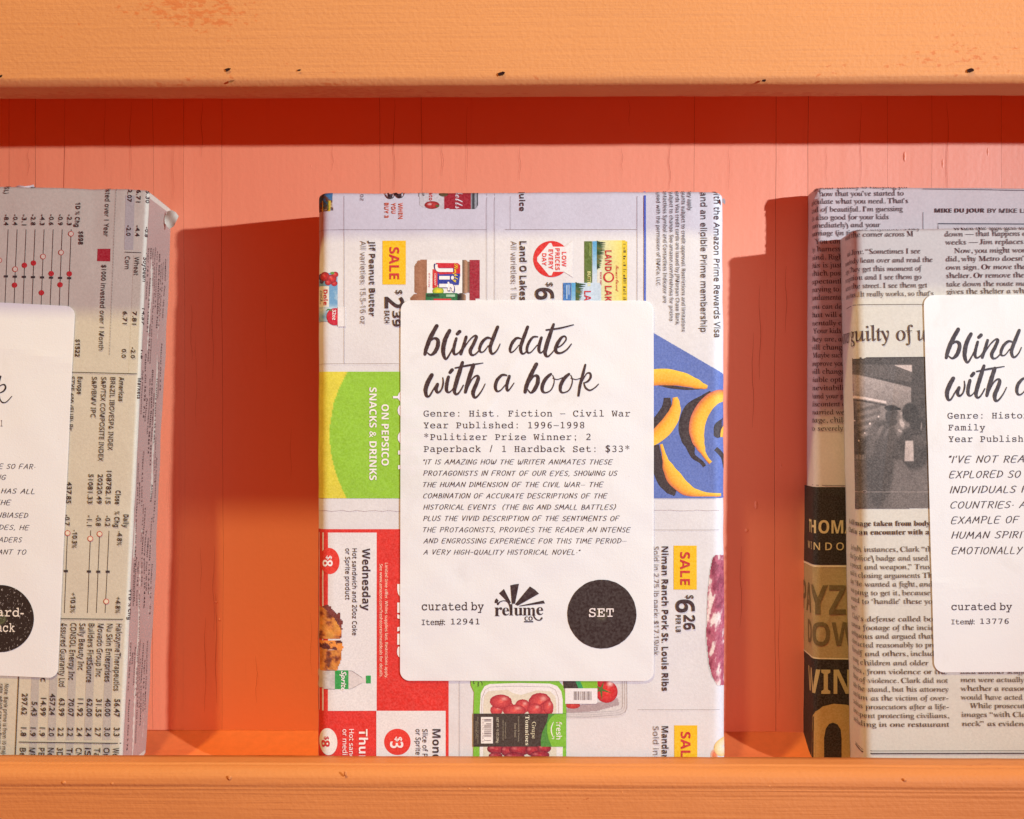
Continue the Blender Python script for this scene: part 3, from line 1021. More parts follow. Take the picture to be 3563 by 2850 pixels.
# sale tags
def sale(fr, x0, y0, x1, y1, bx, y, H, w):
    nm = 'sale_tag#%d%d' % (x0, y0)
    use(BC, fr); rect(x0, y0, x1, y1, (240, 186, 14), 2, nm); V90("SALE", bx, y, H, w, 'bold', (200, 40, 46), 5, nm)
sale(A, 742, 577, 992, 1048, 816, 645, 104, 345)
sale(I_, 243, 232, 400, 532, 288, 275, 65, 225)
sale(I_, 247, 1457, 404, 1830, 292, 1500, 65, 225)
use(BC, I_, 'printed_text')
V90("$", 330, 568, 52, 28, 'bold', INK); V90("6", 258, 598, 128, 90, 'bold', INK); V90("26", 312, 703, 76, 102, 'bold', INK); V90("PER LB", 259, 703, 32, 119, 'bold', INK)
V90("Niman Ranch Pork St. Louis Ribs", 164, 237, 42, 985, 'bold', INK); V90("Sold in 2.75 lb pack: $17.19/pk", 107, 237, 36, 740, 'light', GREY)
V90("Mandarins", 164, 1462, 42, 300, 'bold', INK); V90("Sold in 3 lb bag", 105, 1462, 36, 460, 'light', GREY)

# top-left corner package picture
use(BC, A, 'package_picture')
def cornerfn(x, y):
    n = fbm(x, y, 60, 5); c = np.zeros((len(x), 3)); blue = np.array([60, 120, 165]); br = np.array([120, 66, 40]); wh = np.array([215, 190, 150])
    t = np.clip((n - .42) * 9, 0, 1)[:, None]; c = blue * (1 - t) + br * t
    t2 = np.clip((n - .66) * 12, 0, 1)[:, None]; return c * (1 - t2) + wh * t2
patch([(30, 30), (205, 30), (205, 190), (215, 252), (100, 262), (45, 262)], cornerfn, 8, 2)
poly([(92, 148), (188, 150), (184, 262), (88, 262)], (232, 196, 40), 3); V90("CAULI-", 122, 155, 22, 92, 'bold', (40, 80, 50), 5); V90("FLOWER", 98, 155, 18, 95, 'bold', (40, 80, 50), 5); V90("CHEDD", 150, 155, 18, 90, 'bold', (60, 120, 60), 5)
# soup can
cur['part'] = 'soup_can_picture'
def canfn(x, y):
    c = np.tile(np.array([232., 222., 216.]), (len(x), 1))
    red = (x > 1405) & (x < 1692); c[red] = (186, 30, 46)
    m = (x > 1692); c[m] = np.stack([120 + 70 * np.sin(x[m] * .12)] * 3, 1)
    m = (x < 1140); c[m] = np.stack([150 + 60 * np.sin(x[m] * .2)] * 3, 1)
    return c * (1 - .12 * (vnoise(x, y, 9, 3)[:, None]))
patch([(1118, -40), (1770, -40), (1765, 200), (1740, 240), (1690, 238), (1430, 234), (1340, 240), (1180, 222), (1140, 195)], canfn, 9, 2)
ell(1272, 195, 80, 42, (206, 50, 40), 3, edge=(150, 30, 30), hl=(-.3, -.2)); ell(1330, 205, 22, 12, (96, 104, 50), 4)
ell(1395, 70, 50, 34, (110, 90, 50), 3, edge=(80, 70, 40)); V90("Tomato", 1243, -75, 40, 222, 'bold', (206, 44, 40), 5); V90("SOUP", 1165, 20, 26, 80, 'sansm', INK, 5)
V90("Campbells", 1522, -210, 82, 445, 'script', WHITE, 5)
# juice carton at the left edge
cur['part'] = 'juice_carton_picture'
def dolefn(x, y):
    n = fbm(x, y, 70, 9); c = np.zeros((len(x), 3)) + np.array([112, 160, 200])
    t = np.clip((n - .5) * 8, 0, 1)[:, None]; c = c * (1 - t * .5) + np.array([200, 215, 225]) * t * .5
    m = (x < 165) & (y > 1060) & (y < 1290); c[m] = (232, 226, 216)
    t = np.clip(1 - np.abs(y - 1310) / 60, 0, 1)[:, None] * .7; c = c * (1 - t) + np.array([226, 226, 228]) * t
    return c
patch([(20, 945), (60, 930), (260, 915), (262, 1320), (262, 1440), (20, 1440)], dolefn, 8, 2)
for (x, y, r, s) in ((120, 960, 55, 1), (200, 985, 50, 1), (235, 940, 34, 1), (160, 1025, 34, 1), (225, 1035, 34, 1), (75, 960, 36, 0), (85, 1010, 26, 0)):
    ell(x, y, r, r * .9, (206, 44, 52) if s else (84, 50, 90), 3, edge=(140, 20, 36) if s else (40, 26, 60), hl=(-.3, -.3), hlc=(235, 120, 120) if s else (130, 100, 150))
ell(205, 925, 22, 14, (96, 140, 60), 4)
V90("Dole", 104, 1100, 50, 168, 'bold', (206, 36, 36), 5); V90("fruit &", 66, 1105, 26, 120, 'script', (90, 40, 60), 5); V90("smoothies", 46, 1110, 18, 140, 'sansm', (90, 40, 60), 5)
use(BC, C); ell(300, 165, 118, 118, (208, 26, 56), 4, edge=(190, 20, 50)); rect(334, 30, 440, 300, (232, 222, 222), 5, None)
poly([(170, 90), (215, 70), (255, 95), (240, 60), (200, 55)], (60, 130, 70), 5)
line([(332, -100), (332, 10)], 1, (232, 222, 222), 5)
V90("32oz", 262, 68, 48, 142, 'bold', WHITE, 7)
# peanut butter jars
use(BC, A, 'jar_picture')
def jarfn(x, y):
    n = fbm(x, y, 40, 11); b = np.array([176, 120, 92]); d = np.array([120, 74, 52])
    t = np.clip(np.abs(x - 1150) / 120, 0, 1)[:, None] * .4 + n[:, None] * .35
    return b * (1 - t) + d * t
patch([(1085, 850), (1120, 795), (1160, 780), (1220, 782), (1220, 1146), (1120, 1150), (1088, 1130)], jarfn, 9, 2)
rect(1218, 784, 1597, 1142, (236, 228, 226), 2)
def neckfn(x, y):
    t = np.abs(x - 1638) / 40; c = np.array([190, 140, 110]) * (1 - t[:, None] * .5); return c
patch([(1597, 784), (1640, 788), (1655, 800), (1676, 800), (1676, 1138), (1597, 1142)], neckfn, 9, 2)
def lidfn(x, y):
    return np.array([176, 34, 56]) * (.85 + .2 * vnoise(x, y, 7, 2)[:, None]) * (1 - .12 * (np.sin(y * .35)[:, None] > .4))
patch([(1676, 784), (1786, 784), (1786, 1196), (1740, 1196), (1740, 1240), (1676, 1240)], lidfn, 9, 2)
poly([(1305, 830), (1320, 816), (1550, 818), (1575, 840), (1575, 960), (1305, 960)], (204, 28, 44), 3); poly([(1320, 900), (1352, 940), (1575, 930), (1560, 1052), (1320, 1052)], (44, 56, 150), 4)
V90("Jif", 1342, 825, 165, 310, 'bold', (44, 46, 120), 5); V90("Jif", 1350, 833, 148, 292, 'bold', WHITE, 6)
V90("Simply", 1512, 822, 40, 205, 'script', (246, 210, 40), 7); rect(1280, 884, 1332, 1088, (206, 40, 40), 4); V90("CREAMY", 1296, 930, 22, 130, 'bold', (250, 200, 190), 6)
V90("NET WT 15.5 OZ (439g)", 1238, 925, 14, 150, 'sansm', (206, 80, 110), 5)
ell(1340, 1118, 60, 44, (226, 206, 40), 5, edge=(120, 160, 50))
patch([(1045, 1185), (1085, 1150), (1205, 1140), (1205, 1260), (1045, 1260)], jarfn, 9, 5)
rect(1205, 1140, 1545, 1260, (44, 110, 66), 6); rect(1215, 1150, 1350, 1178, (30, 60, 40), 7); rect(1425, 1155, 1520, 1180, (170, 200, 170), 7); poly([(1290, 1200), (1480, 1200), (1480, 1260), (1290, 1260)], (206, 40, 50), 7)
patch([(1545, 1150), (1600, 1140), (1635, 1160), (1635, 1260), (1545, 1260)], neckfn, 9, 6)

# "low prices" roundel
use(BC, B, 'price_roundel')
ell(502, 670, 168, 168, (222, 44, 40), 2, edge=(214, 36, 36))
poly([(620, 556), (700, 500), (700, 840), (620, 788), (516, 788), (505, 822), (480, 822), (370, 690), (370, 655), (480, 524), (500, 520), (516, 556)], (232, 222, 222), 3)
V90("LOW", 600, 604, 40, 137, 'bold', RED, 6); V90("PRICES", 539, 570, 40, 204, 'bold', RED, 6); V90("EVERY", 478, 580, 40, 186, 'bold', RED, 6); V90("DAY", 416, 617, 40, 115, 'bold', RED, 6)

# butter boxes
use(BC, B, 'butter_box_picture')
def butterfn(x, y):
    t = np.clip((x - 925) / 240, 0, 1)[:, None]; c = np.array([214, 212, 180]) * (1 - t) + np.array([236, 212, 112]) * t
    m = x > 1158; c[m] = (224, 190, 44); return c
patch([(925, 500), (1175, 497), (1200, 506), (1200, 1110), (925, 1110)], butterfn, 9, 2)
q = random.Random(8); y = 530
while y < 1050:
    h = q.choice((4, 5, 7, 12)); rect(1168, y, q.choice((1182, 1190, 1196)), y + h, (70, 50, 30), 3); y += h + q.choice((5, 9, 14, 30))
def greenfn(x, y): return np.array([92, 108, 44]) * (.9 + .2 * vnoise(x, y, 8, 4)[:, None])
patch([(806, 505), (882, 505), (882, 892), (806, 892)], greenfn, 9, 2)
V90("LIGHTLY SALTED", 852, 525, 16, 120, 'sansm', (180, 196, 110), 5); V90("BUTTER", 836, 785, 28, 140, 'bold', (232, 222, 150), 5)
def lakefn(x, y):
    t = np.clip((y - 500) / 330, 0, 1)[:, None]; c = np.array([82, 158, 206]) * (1 - t) + np.array([206, 214, 226]) * t
    return c
patch([(882, 505), (926, 505), (926, 892), (882, 892)], lakefn, 9, 2); rect(926, 770, 966, 892, (224, 214, 200), 3)
def trees(x0, y0, y1, hmin, hmax, lay, seed):
    q = random.Random(seed); y = y0
    while y < y1:
        h = hmin + (hmax - hmin) * (1 - (y - y0) / (y1 - y0)) * q.uniform(.75, 1.1); w = q.uniform(16, 26)
        g = q.choice(((44, 70, 34), (58, 88, 40), (36, 54, 34), (96, 96, 44)))
        pts = [(x0, y - w)]
        for k in range(4):
            a = k / 4; pts += [(x0 + h * (a + .22), y - w * (1 - a) * .45), (x0 + h * (a + .2), y - w * (1 - a - .2) * .8)]
        pts += [(x0 + h, y)]
        for k in reversed(range(4)):
            a = k / 4; pts += [(x0 + h * (a + .2), y + w * (1 - a - .2) * .8), (x0 + h * (a + .22), y + w * (1 - a) * .45)]
        pts += [(x0, y + w)]
        poly(pts, g, lay); y += q.uniform(11, 20)
trees(924, 520, 760, 30, 90, 4, 3)
V90("LAND", 1000, 590, 60, 192, 'bold', (196, 28, 44), 6); ell(1033, 838, 50, 48, (196, 28, 44), 5); ell(1033, 838, 34, 36, (228, 212, 150), 6); V90("LAKES", 1000, 918, 60, 230, 'bold', (196, 28, 44), 6)
V90("Farmer-Owned", 1100, 728, 26, 242, 'script', (196, 40, 50), 6); V90("SINCE 1921", 953, 790, 14, 120, 'bold', (196, 60, 60), 6)
def bluefn(x, y): return np.array([70, 120, 186]) * (.85 + .25 * vnoise(x, y, 14, 4)[:, None])
patch([(610, 890), (686, 890), (686, 1110), (610, 1110)], bluefn, 9, 4); patch([(686, 890), (728, 890), (728, 1110), (686, 1110)], lambda x, y: lakefn(x, y - 390), 9, 4)
patch([(728, 890), (965, 890), (965, 1110), (728, 1110)], lambda x, y: np.tile([196., 208., 222.], (len(x), 1)) * (.97 + .06 * vnoise(x, y, 20, 2)[:, None]), 9, 4)
trees(727, 905, 1060, 40, 95, 6, 5); V90("LAKES", 806, 965, 62, 230, 'bold', (196, 28, 44), 7); rect(640, 910, 650, 1040, (180, 205, 235), 6); rect(660, 910, 668, 1000, (180, 205, 235), 6)

# green advert panel
use(BC, DF, 'advert_panel')
def panelfn(x, y):
    xs = np.interp(y, [1293, 1351, 1402, 1478, 1526, 1573, 1632, 1684, 1734], [1208.6, 1179, 1161.4, 1148.7, 1146.6, 1151, 1164, 1182.7, 1206.9])
    n = fbm(x, y, 9, 6)[:, None]
    return np.where((x > xs)[:, None], np.array([150, 196, 54]), np.array([224, 206, 66])) * (.94 + .12 * n)
patch([(1090, 1293.3), (1560, 1293.3), (1560, 1733.8), (1090, 1733.8)], panelfn, 4.2, 2)
use(BC, C); V90("ON PEPSICO", 932, 1360, 98, 836, 'bold', WHITE, 6); V90("SNACKS & DRINKS", 766, 1130, 98, 1265, 'bold', WHITE, 6)
V90("$5 OFF", 1158, 1180, 420, 1160, 'bold', (240, 226, 240), 6)

# blue banana panel
use(BC, H_, 'banana_picture')
def bluep(x, y): return np.array([98, 114, 180]) * (.93 + .14 * fbm(x, y, 14, 6)[:, None])
patch([(60, 52), (137, 98), (790, 480), (790, 1603), (60, 1603)], bluep, 4.6, 1)
SH = [(58, 44, 46), (66, 50, 52), (58, 44, 46)]
YB = [(216, 118, 60), (240, 168, 44), (240, 188, 64), (246, 186, 50), (236, 158, 70)]
tube([(190, 580, 4), (300, 592, 30), (420, 606, 26), (520, 612, 10), (600, 606, 3)], SH, 2)
tube([(60, 520, 130), (150, 505, 150), (260, 502, 150), (400, 522, 128), (520, 560, 92), (590, 585, 52), (630, 592, 30)], [(250, 200, 60), (240, 188, 64), (238, 178, 58), (240, 168, 44), (214, 120, 50)], 3)
b2 = [(800, 668, 100), (720, 680, 120), (650, 725, 130), (590, 800, 140), (548, 890, 146), (533, 980, 142), (545, 1070, 118), (570, 1140, 80), (596, 1195, 44), (628, 1245, 34), (660, 1282, 34)]
tube([(a - (95 if i < 8 else 55) + (60 if i < 2 else 0), b - 4 + (4 * i if i > 6 else 0), w * 1.0) for i, (a, b, w) in enumerate(b2[1:])], SH, 2)
tube(b2, [(246, 190, 70), (240, 190, 66), (240, 184, 58), (236, 150, 50), (206, 104, 84)], 3)
tube([(262, 690, 60), (262, 760, 80), (230, 850, 110), (160, 940, 120), (90, 1000, 100)], SH, 2)
tube([(335, 686, 44), (344, 740, 70), (336, 810, 104), (300, 890, 130), (236, 975, 140), (150, 1050, 128), (60, 1090, 110)], [(246, 190, 70), (240, 188, 64), (244, 176, 44), (226, 130, 60)], 3)
tube([(160, 1118, 60), (172, 1210, 76), (190, 1330, 120), (245, 1440, 140), (300, 1520, 110), (330, 1580, 16)], SH, 2)
tube([(210, 1112, 26), (228, 1180, 32), (246, 1250, 52), (276, 1330, 104), (330, 1420, 140), (420, 1510, 120), (520, 1556, 76), (640, 1572, 40), (758, 1574, 30)], [(250, 200, 60), (240, 188, 64), (238, 178, 58), (236, 156, 50), (206, 104, 70)], 3)
rect(60, 1588, 790, 1603, (98, 114, 180), 5)
tube([(800, 890, 60), (745, 960, 110), (720, 1030, 70), (712, 1052, 30)], SH, 2); tube([(800, 940, 30), (775, 990, 40), (762, 1048, 30)], YB, 3); tube([(705, 1152, 40), (745, 1190, 44), (780, 1240, 44), (790, 1330, 20)], SH, 2)

# rib photo and mandarin
use(BC, I_, 'rib_picture')
def ribfn(x, y):
    n = fbm(x * 1.6 + y * .5, y * .55 - x * .4, 64, 21, 5)[:, None]; f = fbm(x, y, 14, 3)[:, None]
    m = np.array([180, 84, 104]); w = np.array([238, 212, 204]); d = np.array([138, 44, 68])
    t = np.clip((n - .52) * 9, 0, 1); c = m * (1 - t) + w * t; t = np.clip((.42 - n) * 8, 0, 1); c = c * (1 - t) + d * t
    return c * (.86 + .25 * f)
poly([(520, 296), (600, 300), (600, 1194), (545, 1192), (500, 1130), (478, 1060), (458, 860), (470, 560), (486, 400), (502, 320)], (200, 196, 196), 1)
patch([(528, 296), (600, 300), (600, 1190), (540, 1188), (505, 1120), (484, 1040), (464, 850), (474, 560), (492, 400), (508, 320)], ribfn, 4.5, 2)
cur['part'] = 'fruit_picture'
ell(596, 1612, 78, 66, (240, 220, 190), 3, edge=(236, 190, 110)); ell(520, 1660, 26, 40, (226, 110, 60), 2, edge=(232, 190, 170))

# red meal-deal block
use(BC, DF, 'advert_panel#red')
def redfn(x, y): return np.array([222, 48, 40]) * (.92 + .16 * fbm(x, y, 8, 16)[:, None])
sx0 = 1103
y0 = 1780 + 230 * .26674; yb = 2200 + 966 * .28293
patch([(sx0 - 25, y0), (1420, y0), (1420, 2360), (1561, 2360), (1561, 2680), (sx0 - 25, 2680)], redfn, 4.2, 1)
rect(sx0 + 3, y0 + 12, 1310.5, yb, (232, 222, 222), 3); rect(1309.5, yb, 1550.5, 2700, (232, 222, 222), 3); rect(1078, yb - 470 + 1, sx0 + 1, yb, (232, 222, 222), 3)
rect(sx0 + .5, y0, sx0 + 3.5, yb, (196, 44, 60), 4)
use(BC, E_, 'printed_text')
V90("Wednesday", 642, 480, 100, 810, 'bold', INK); V90("Hot sandwich and 20oz Coke", 512, 480, 60, 1135, 'lightm', INK); V90("or Sprite product", 422, 480, 60, 670, 'lightm', INK)
V90("Limited time offer. Whiles supplies last. Restrictions apply.", 936, 670, 38, 1504, 'lightm', (252, 214, 190), 6)
V90("See www.amazon.com/freshstores/mealdeals for details.", 866, 683, 38, 1480, 'lightm', (252, 214, 190), 6)
V90("DEALS", 1096, 945, 250, 969, 'bold', WHITE, 6)
use(BC, E_, 'price_roundel#2')
ell(210, 645, 133, 172, RED, 4, rot=-6); V90("$", 172, 575, 74, 52, 'bold', WHITE, 7); V90("8", 118, 630, 134, 88, 'bold', WHITE, 7)
use(BC, F_, 'price_roundel#3'); ell(182, 1345, 114, 166, (236, 226, 222), 4, rot=-5); V90("$", 140, 1280, 56, 44, 'bold', (206, 34, 40), 7); V90("8", 95, 1325, 108, 86, 'bold', (206, 34, 40), 7)
cur['part'] = 'price_roundel#4'
ell(1035, 1348, 163, 163, RED, 4); V90("$", 1010, 1284, 88, 58, 'bold', WHITE, 7); V90("3", 946, 1342, 160, 82, 'bold', WHITE, 7)
use(BC, F_, 'printed_text')
V90("Thursday", 562, 1190, 105, 770, 'bold', WHITE); V90("Hot sandwich and", 442, 1190, 58, 740, 'lightm', WHITE); V90("or medium coffee", 362, 1190, 58, 740, 'lightm', WHITE)
V90("Monday", 1468, 1190, 98, 560, 'bold', INK); V90("Slice of Pizza and", 1346, 1188, 60, 660, 'lightm', INK); V90("or Sprite product", 1262, 1188, 60, 640, 'lightm', INK)
# sandwich and bottle
use(BC, DF, 'sandwich_picture')
def bunfn(x, y):
    n = fbm(x, y, 26, 31, 5)[:, None]; f = fbm(x, y, 9, 8)[:, None]
    c = np.array([196, 92, 40]) * (1 - n) + np.array([236, 170, 70]) * n; t = np.clip((.45 - n) * 7, 0, 1); c = c * (1 - t) + np.array([110, 40, 24]) * t
    return c * (.82 + .34 * f)
def darkfn(x, y): return (np.array([96, 40, 46]) * (1 - fbm(x, y, 16, 3)[:, None] * .6) + np.array([50, 20, 10]))
e = lambda P: [(1090 + a * .26674, 1780 + b * .26674) for a, b in P]
f = lambda P: [(1090 + a * .28293, 2200 + b * .28293) for a, b in P]
patch(e([(100, 1250), (180, 1218), (230, 1240), (262, 1290), (300, 1330), (350, 1325), (362, 1400), (392, 1440), (372, 1490), (382, 1530), (352, 1560), (250, 1380)]), darkfn, 4.5, 4)
patch(e([(70, 1240), (140, 1262), (230, 1340), (300, 1430), (372, 1550), (360, 1665), (70, 1655)]), bunfn, 4, 5)
patch(f([(75, 100), (350, 100), (352, 130), (370, 190), (352, 230), (75, 200)]), lambda x, y: darkfn(x, y) * .8 + np.array([180, 130, 30]) * (fbm(x, y, 12, 9)[:, None] > .52) * .8, 4, 4)
patch(f([(78, 190), (240, 225), (345, 220), (348, 330), (320, 400), (290, 470), (78, 466)]), bunfn, 4, 5)
cur['part'] = 'bottle_picture'
patch(f([(40, 480), (75, 456), (265, 468), (265, 700), (70, 685), (40, 660)]), lambda x, y: np.array([206, 194, 190]) * (.88 + .2 * fbm(x, y, 8, 3)[:, None]), 4, 4)
use(BC, F_)
line([(75, 456), (265, 466)], 5, (150, 140, 138), 6); line([(70, 688), (265, 702)], 5, (150, 140, 138), 6)
patch([(265, 468), (437, 470), (437, 703), (265, 700)], lambda x, y: np.array([52, 156, 74]) * (.9 + .2 * vnoise(x, y, 9, 1)[:, None]), 8, 4)
V90("Sprite", 345, 474, 62, 250, 'ital', WHITE, 6); poly([(437, 470), (470, 468), (600, 556), (648, 560), (648, 622), (600, 624), (480, 690), (437, 702)], (222, 208, 206), 4)
line([(440, 470), (480, 476), (600, 556)], 4, (160, 146, 146), 6); line([(440, 700), (480, 690), (600, 624)], 4, (160, 146, 146), 6)
patch([(648, 540), (660, 533), (707, 533), (707, 632), (660, 632), (648, 625)], lambda x, y: np.array([50, 160, 78]) * (.85 + .25 * (np.sin(y * .5)[:, None] > 0)), 6, 5)

# tomato punnets
use(BC, G, 'tomato_punnet_picture')
GR = (132, 190, 56)
poly([(1255, 60), (1960, 60), (1965, 430), (1930, 490), (1860, 530), (1255, 545)], (216, 204, 202), 1)
for o_, c_ in ((0, (176, 160, 160)), (26, (196, 182, 180)), (52, (186, 172, 170))):
    line([(1958 - o_, 60), (1960 - o_, 400), (1940 - o_, 460 - o_ * .6), (1880 - o_, 492 - o_ * .8), (1500, 522 - o_), (1250, 520 - o_)], 5, c_, 3)
patch([(1250, 420), (1400, 380), (1700, 340), (1850, 300), (1870, 380), (1600, 450), (1250, 480)], lambda x, y: np.array([176, 152, 154]) * (.95 + .1 * vnoise(x, y, 9, 1)[:, None]), 8, 2)
ell(1325, 385, 85, 40, (206, 60, 56), 3, edge=(176, 40, 44)); ell(1722, 225, 128, 130, (222, 48, 44), 4, edge=(186, 24, 36), hl=(.3, -.75))
ell(1650, 100, 60, 50, (206, 36, 44), 4, edge=(180, 26, 40))
for a in (20, 85, 150, 215, 290): 
    dx, dy = math.cos(R(a)), math.sin(R(a)); poly([(1655 - dy * 16, 195 + dx * 16), (1655 + dx * (130 if a in (20, 85) else 95), 195 + dy * (130 if a in (20, 85) else 95)), (1655 + dy * 16, 195 - dx * 16)], (84, 112, 44), 5)
rect(1215, 60, 1400, 184, (62, 48, 44), 4); poly([(1350, 60), (1352, 95), (1390, 184), (1612, 184), (1612, 60)], (132, 186, 40), 5); poly([(1352, 60), (1352, 95), (1390, 184), (1446, 184), (1410, 95), (1400, 60)], (50, 150, 88), 6)
poly([(1235, 184), (1612, 184), (1612, 350), (1596, 366), (1235, 366)], (238, 228, 228), 6)
q = random.Random(5); x = 1336
while x < 1548:
    w = q.choice((4, 6, 9)); rect(x, 220, x + w, 322, (96, 66, 66), 7); x += w + q.choice((5, 7, 10))
out = [(128, 60), (130, 150), (168, 230), (160, 480), (158, 1100), (1246, 1100), (1248, 420), (1236, 260), (1212, 160), (1170, 110), (1130, 60)]
poly(out, GR, 7 - 2)
inn = [(232, 1100), (234, 420), (246, 240), (290, 160), (350, 134), (700, 122), (1060, 130), (1140, 156), (1190, 220), (1206, 320), (1206, 1100)]
poly(inn, (238, 228, 226), 6)
clear = [(276, 1100), (276, 400), (290, 270), (340, 216), (560, 200), (620, 240), (720, 262), (820, 232), (900, 205), (1060, 220), (1120, 280), (1132, 380), (1134, 1100)]
poly(clear, (226, 212, 192), 7)
line([(258, 478), (260, 300), (300, 200), (360, 168), (700, 158), (1050, 168), (1120, 200), (1156, 300), (1160, 478)], 5, (196, 178, 176), 7)
q8 = 7.4
for (cx, cy, rx, ry) in ((430, 440, 74, 60), (1010, 430, 84, 90), (560, 400, 70, 60), (480, 340, 128, 82), (735, 395, 90, 82), (940, 345, 132, 108), (880, 430, 90, 70), (1035, 400, 62, 82), (640, 445, 134, 70)):
    ell(cx, cy, rx, ry, (214, 74, 74), q8, edge=(166, 36, 50), hl=(.28, -.38), hlc=(240, 170, 160), wob=.03); q8 += .12
rect(158, 480, 1246, 868, (66, 52, 46), 8.8)
poly([(950, 868), (948, 790), (965, 700), (1020, 580), (1040, 482), (1246, 482), (1246, 868)], (78, 140, 56), 9)
poly([(1080, 868), (1040, 780), (1022, 690), (1028, 590), (1062, 530), (1110, 490), (1246, 482), (1246, 868)], (126, 186, 52), 9.3)
V90("fresh", 1130, 575, 62, 206, 'lightm', WHITE, 9.8); brush([(1098, 578, 5), (1074, 640, 11), (1074, 700, 12), (1096, 760, 5)], WHITE, 9.8, jitter=0); brush([(1078, 772, 5), (1100, 772, 6), (1104, 742, 4)], WHITE, 9.9, jitter=0)
V90("Grape", 845, 575, 46, 200, 'seriflight', (226, 214, 180), 9.8); V90("Tomatoes", 768, 502, 46, 350, 'serifb', (236, 226, 200), 9.8)
V90("Conveniently Grown,", 683, 515, 16, 300, 'seriflight', (190, 176, 150), 9.8); V90("Taste Found", 640, 590, 22, 170, 'seriflight', (190, 176, 150), 9.8); V90("NET WT. 10 OZ (284g)", 430, 525, 26, 300, 'sansm', (200, 186, 160), 9.8)
V90("BEST WITHIN DATE", 528, 585, 13, 190, 'sans', (170, 156, 130), 9.8); V90("KEEP AT ROOM TEMPERATURE", 500, 555, 13, 240, 'sans', (170, 156, 130), 9.8); V90("PRODUCT OF MEXICO", 205, 520, 12, 310, 'sans', (170, 156, 130), 9.8); V90("DISTRIBUTED", 185, 570, 12, 210, 'sans', (170, 156, 130), 9.8)
rect(248, 520, 388, 830, (238, 228, 222), 9.5)
q = random.Random(6); y = 545
while y < 800:
    w = q.choice((4, 6, 9)); rect(286, y, 370, y + w, (96, 60, 66), 9.9); y += w + q.choice((5, 7, 10))
V90("4 23170 16700 5", 262, 540, 18, 270, 'sans', (120, 80, 80), 9.9)
for (cx, cy, rx, ry) in ((430, 880, 110, 60), (560, 900, 80, 70), (700, 890, 120, 70), (860, 895, 90, 70), (990, 870, 80, 56), (940, 950, 110, 50), (420, 960, 80, 40), (640, 970, 120, 50)):
    ell(cx, cy + 14, rx, ry, (176, 40, 56), q8, edge=(120, 20, 44), hl=(-.5, -.2), hlc=(214, 110, 110)); q8 += .04
V90("PEEL", 208, 112, 18, 56, 'bold', INK, 7); brush([(245, 100, 6), (262, 125, 6), (262, 150, 5)], INK, 7, jitter=0); brush([(165, 98, 7), (160, 125, 7), (178, 128, 4)], INK, 7, jitter=0)

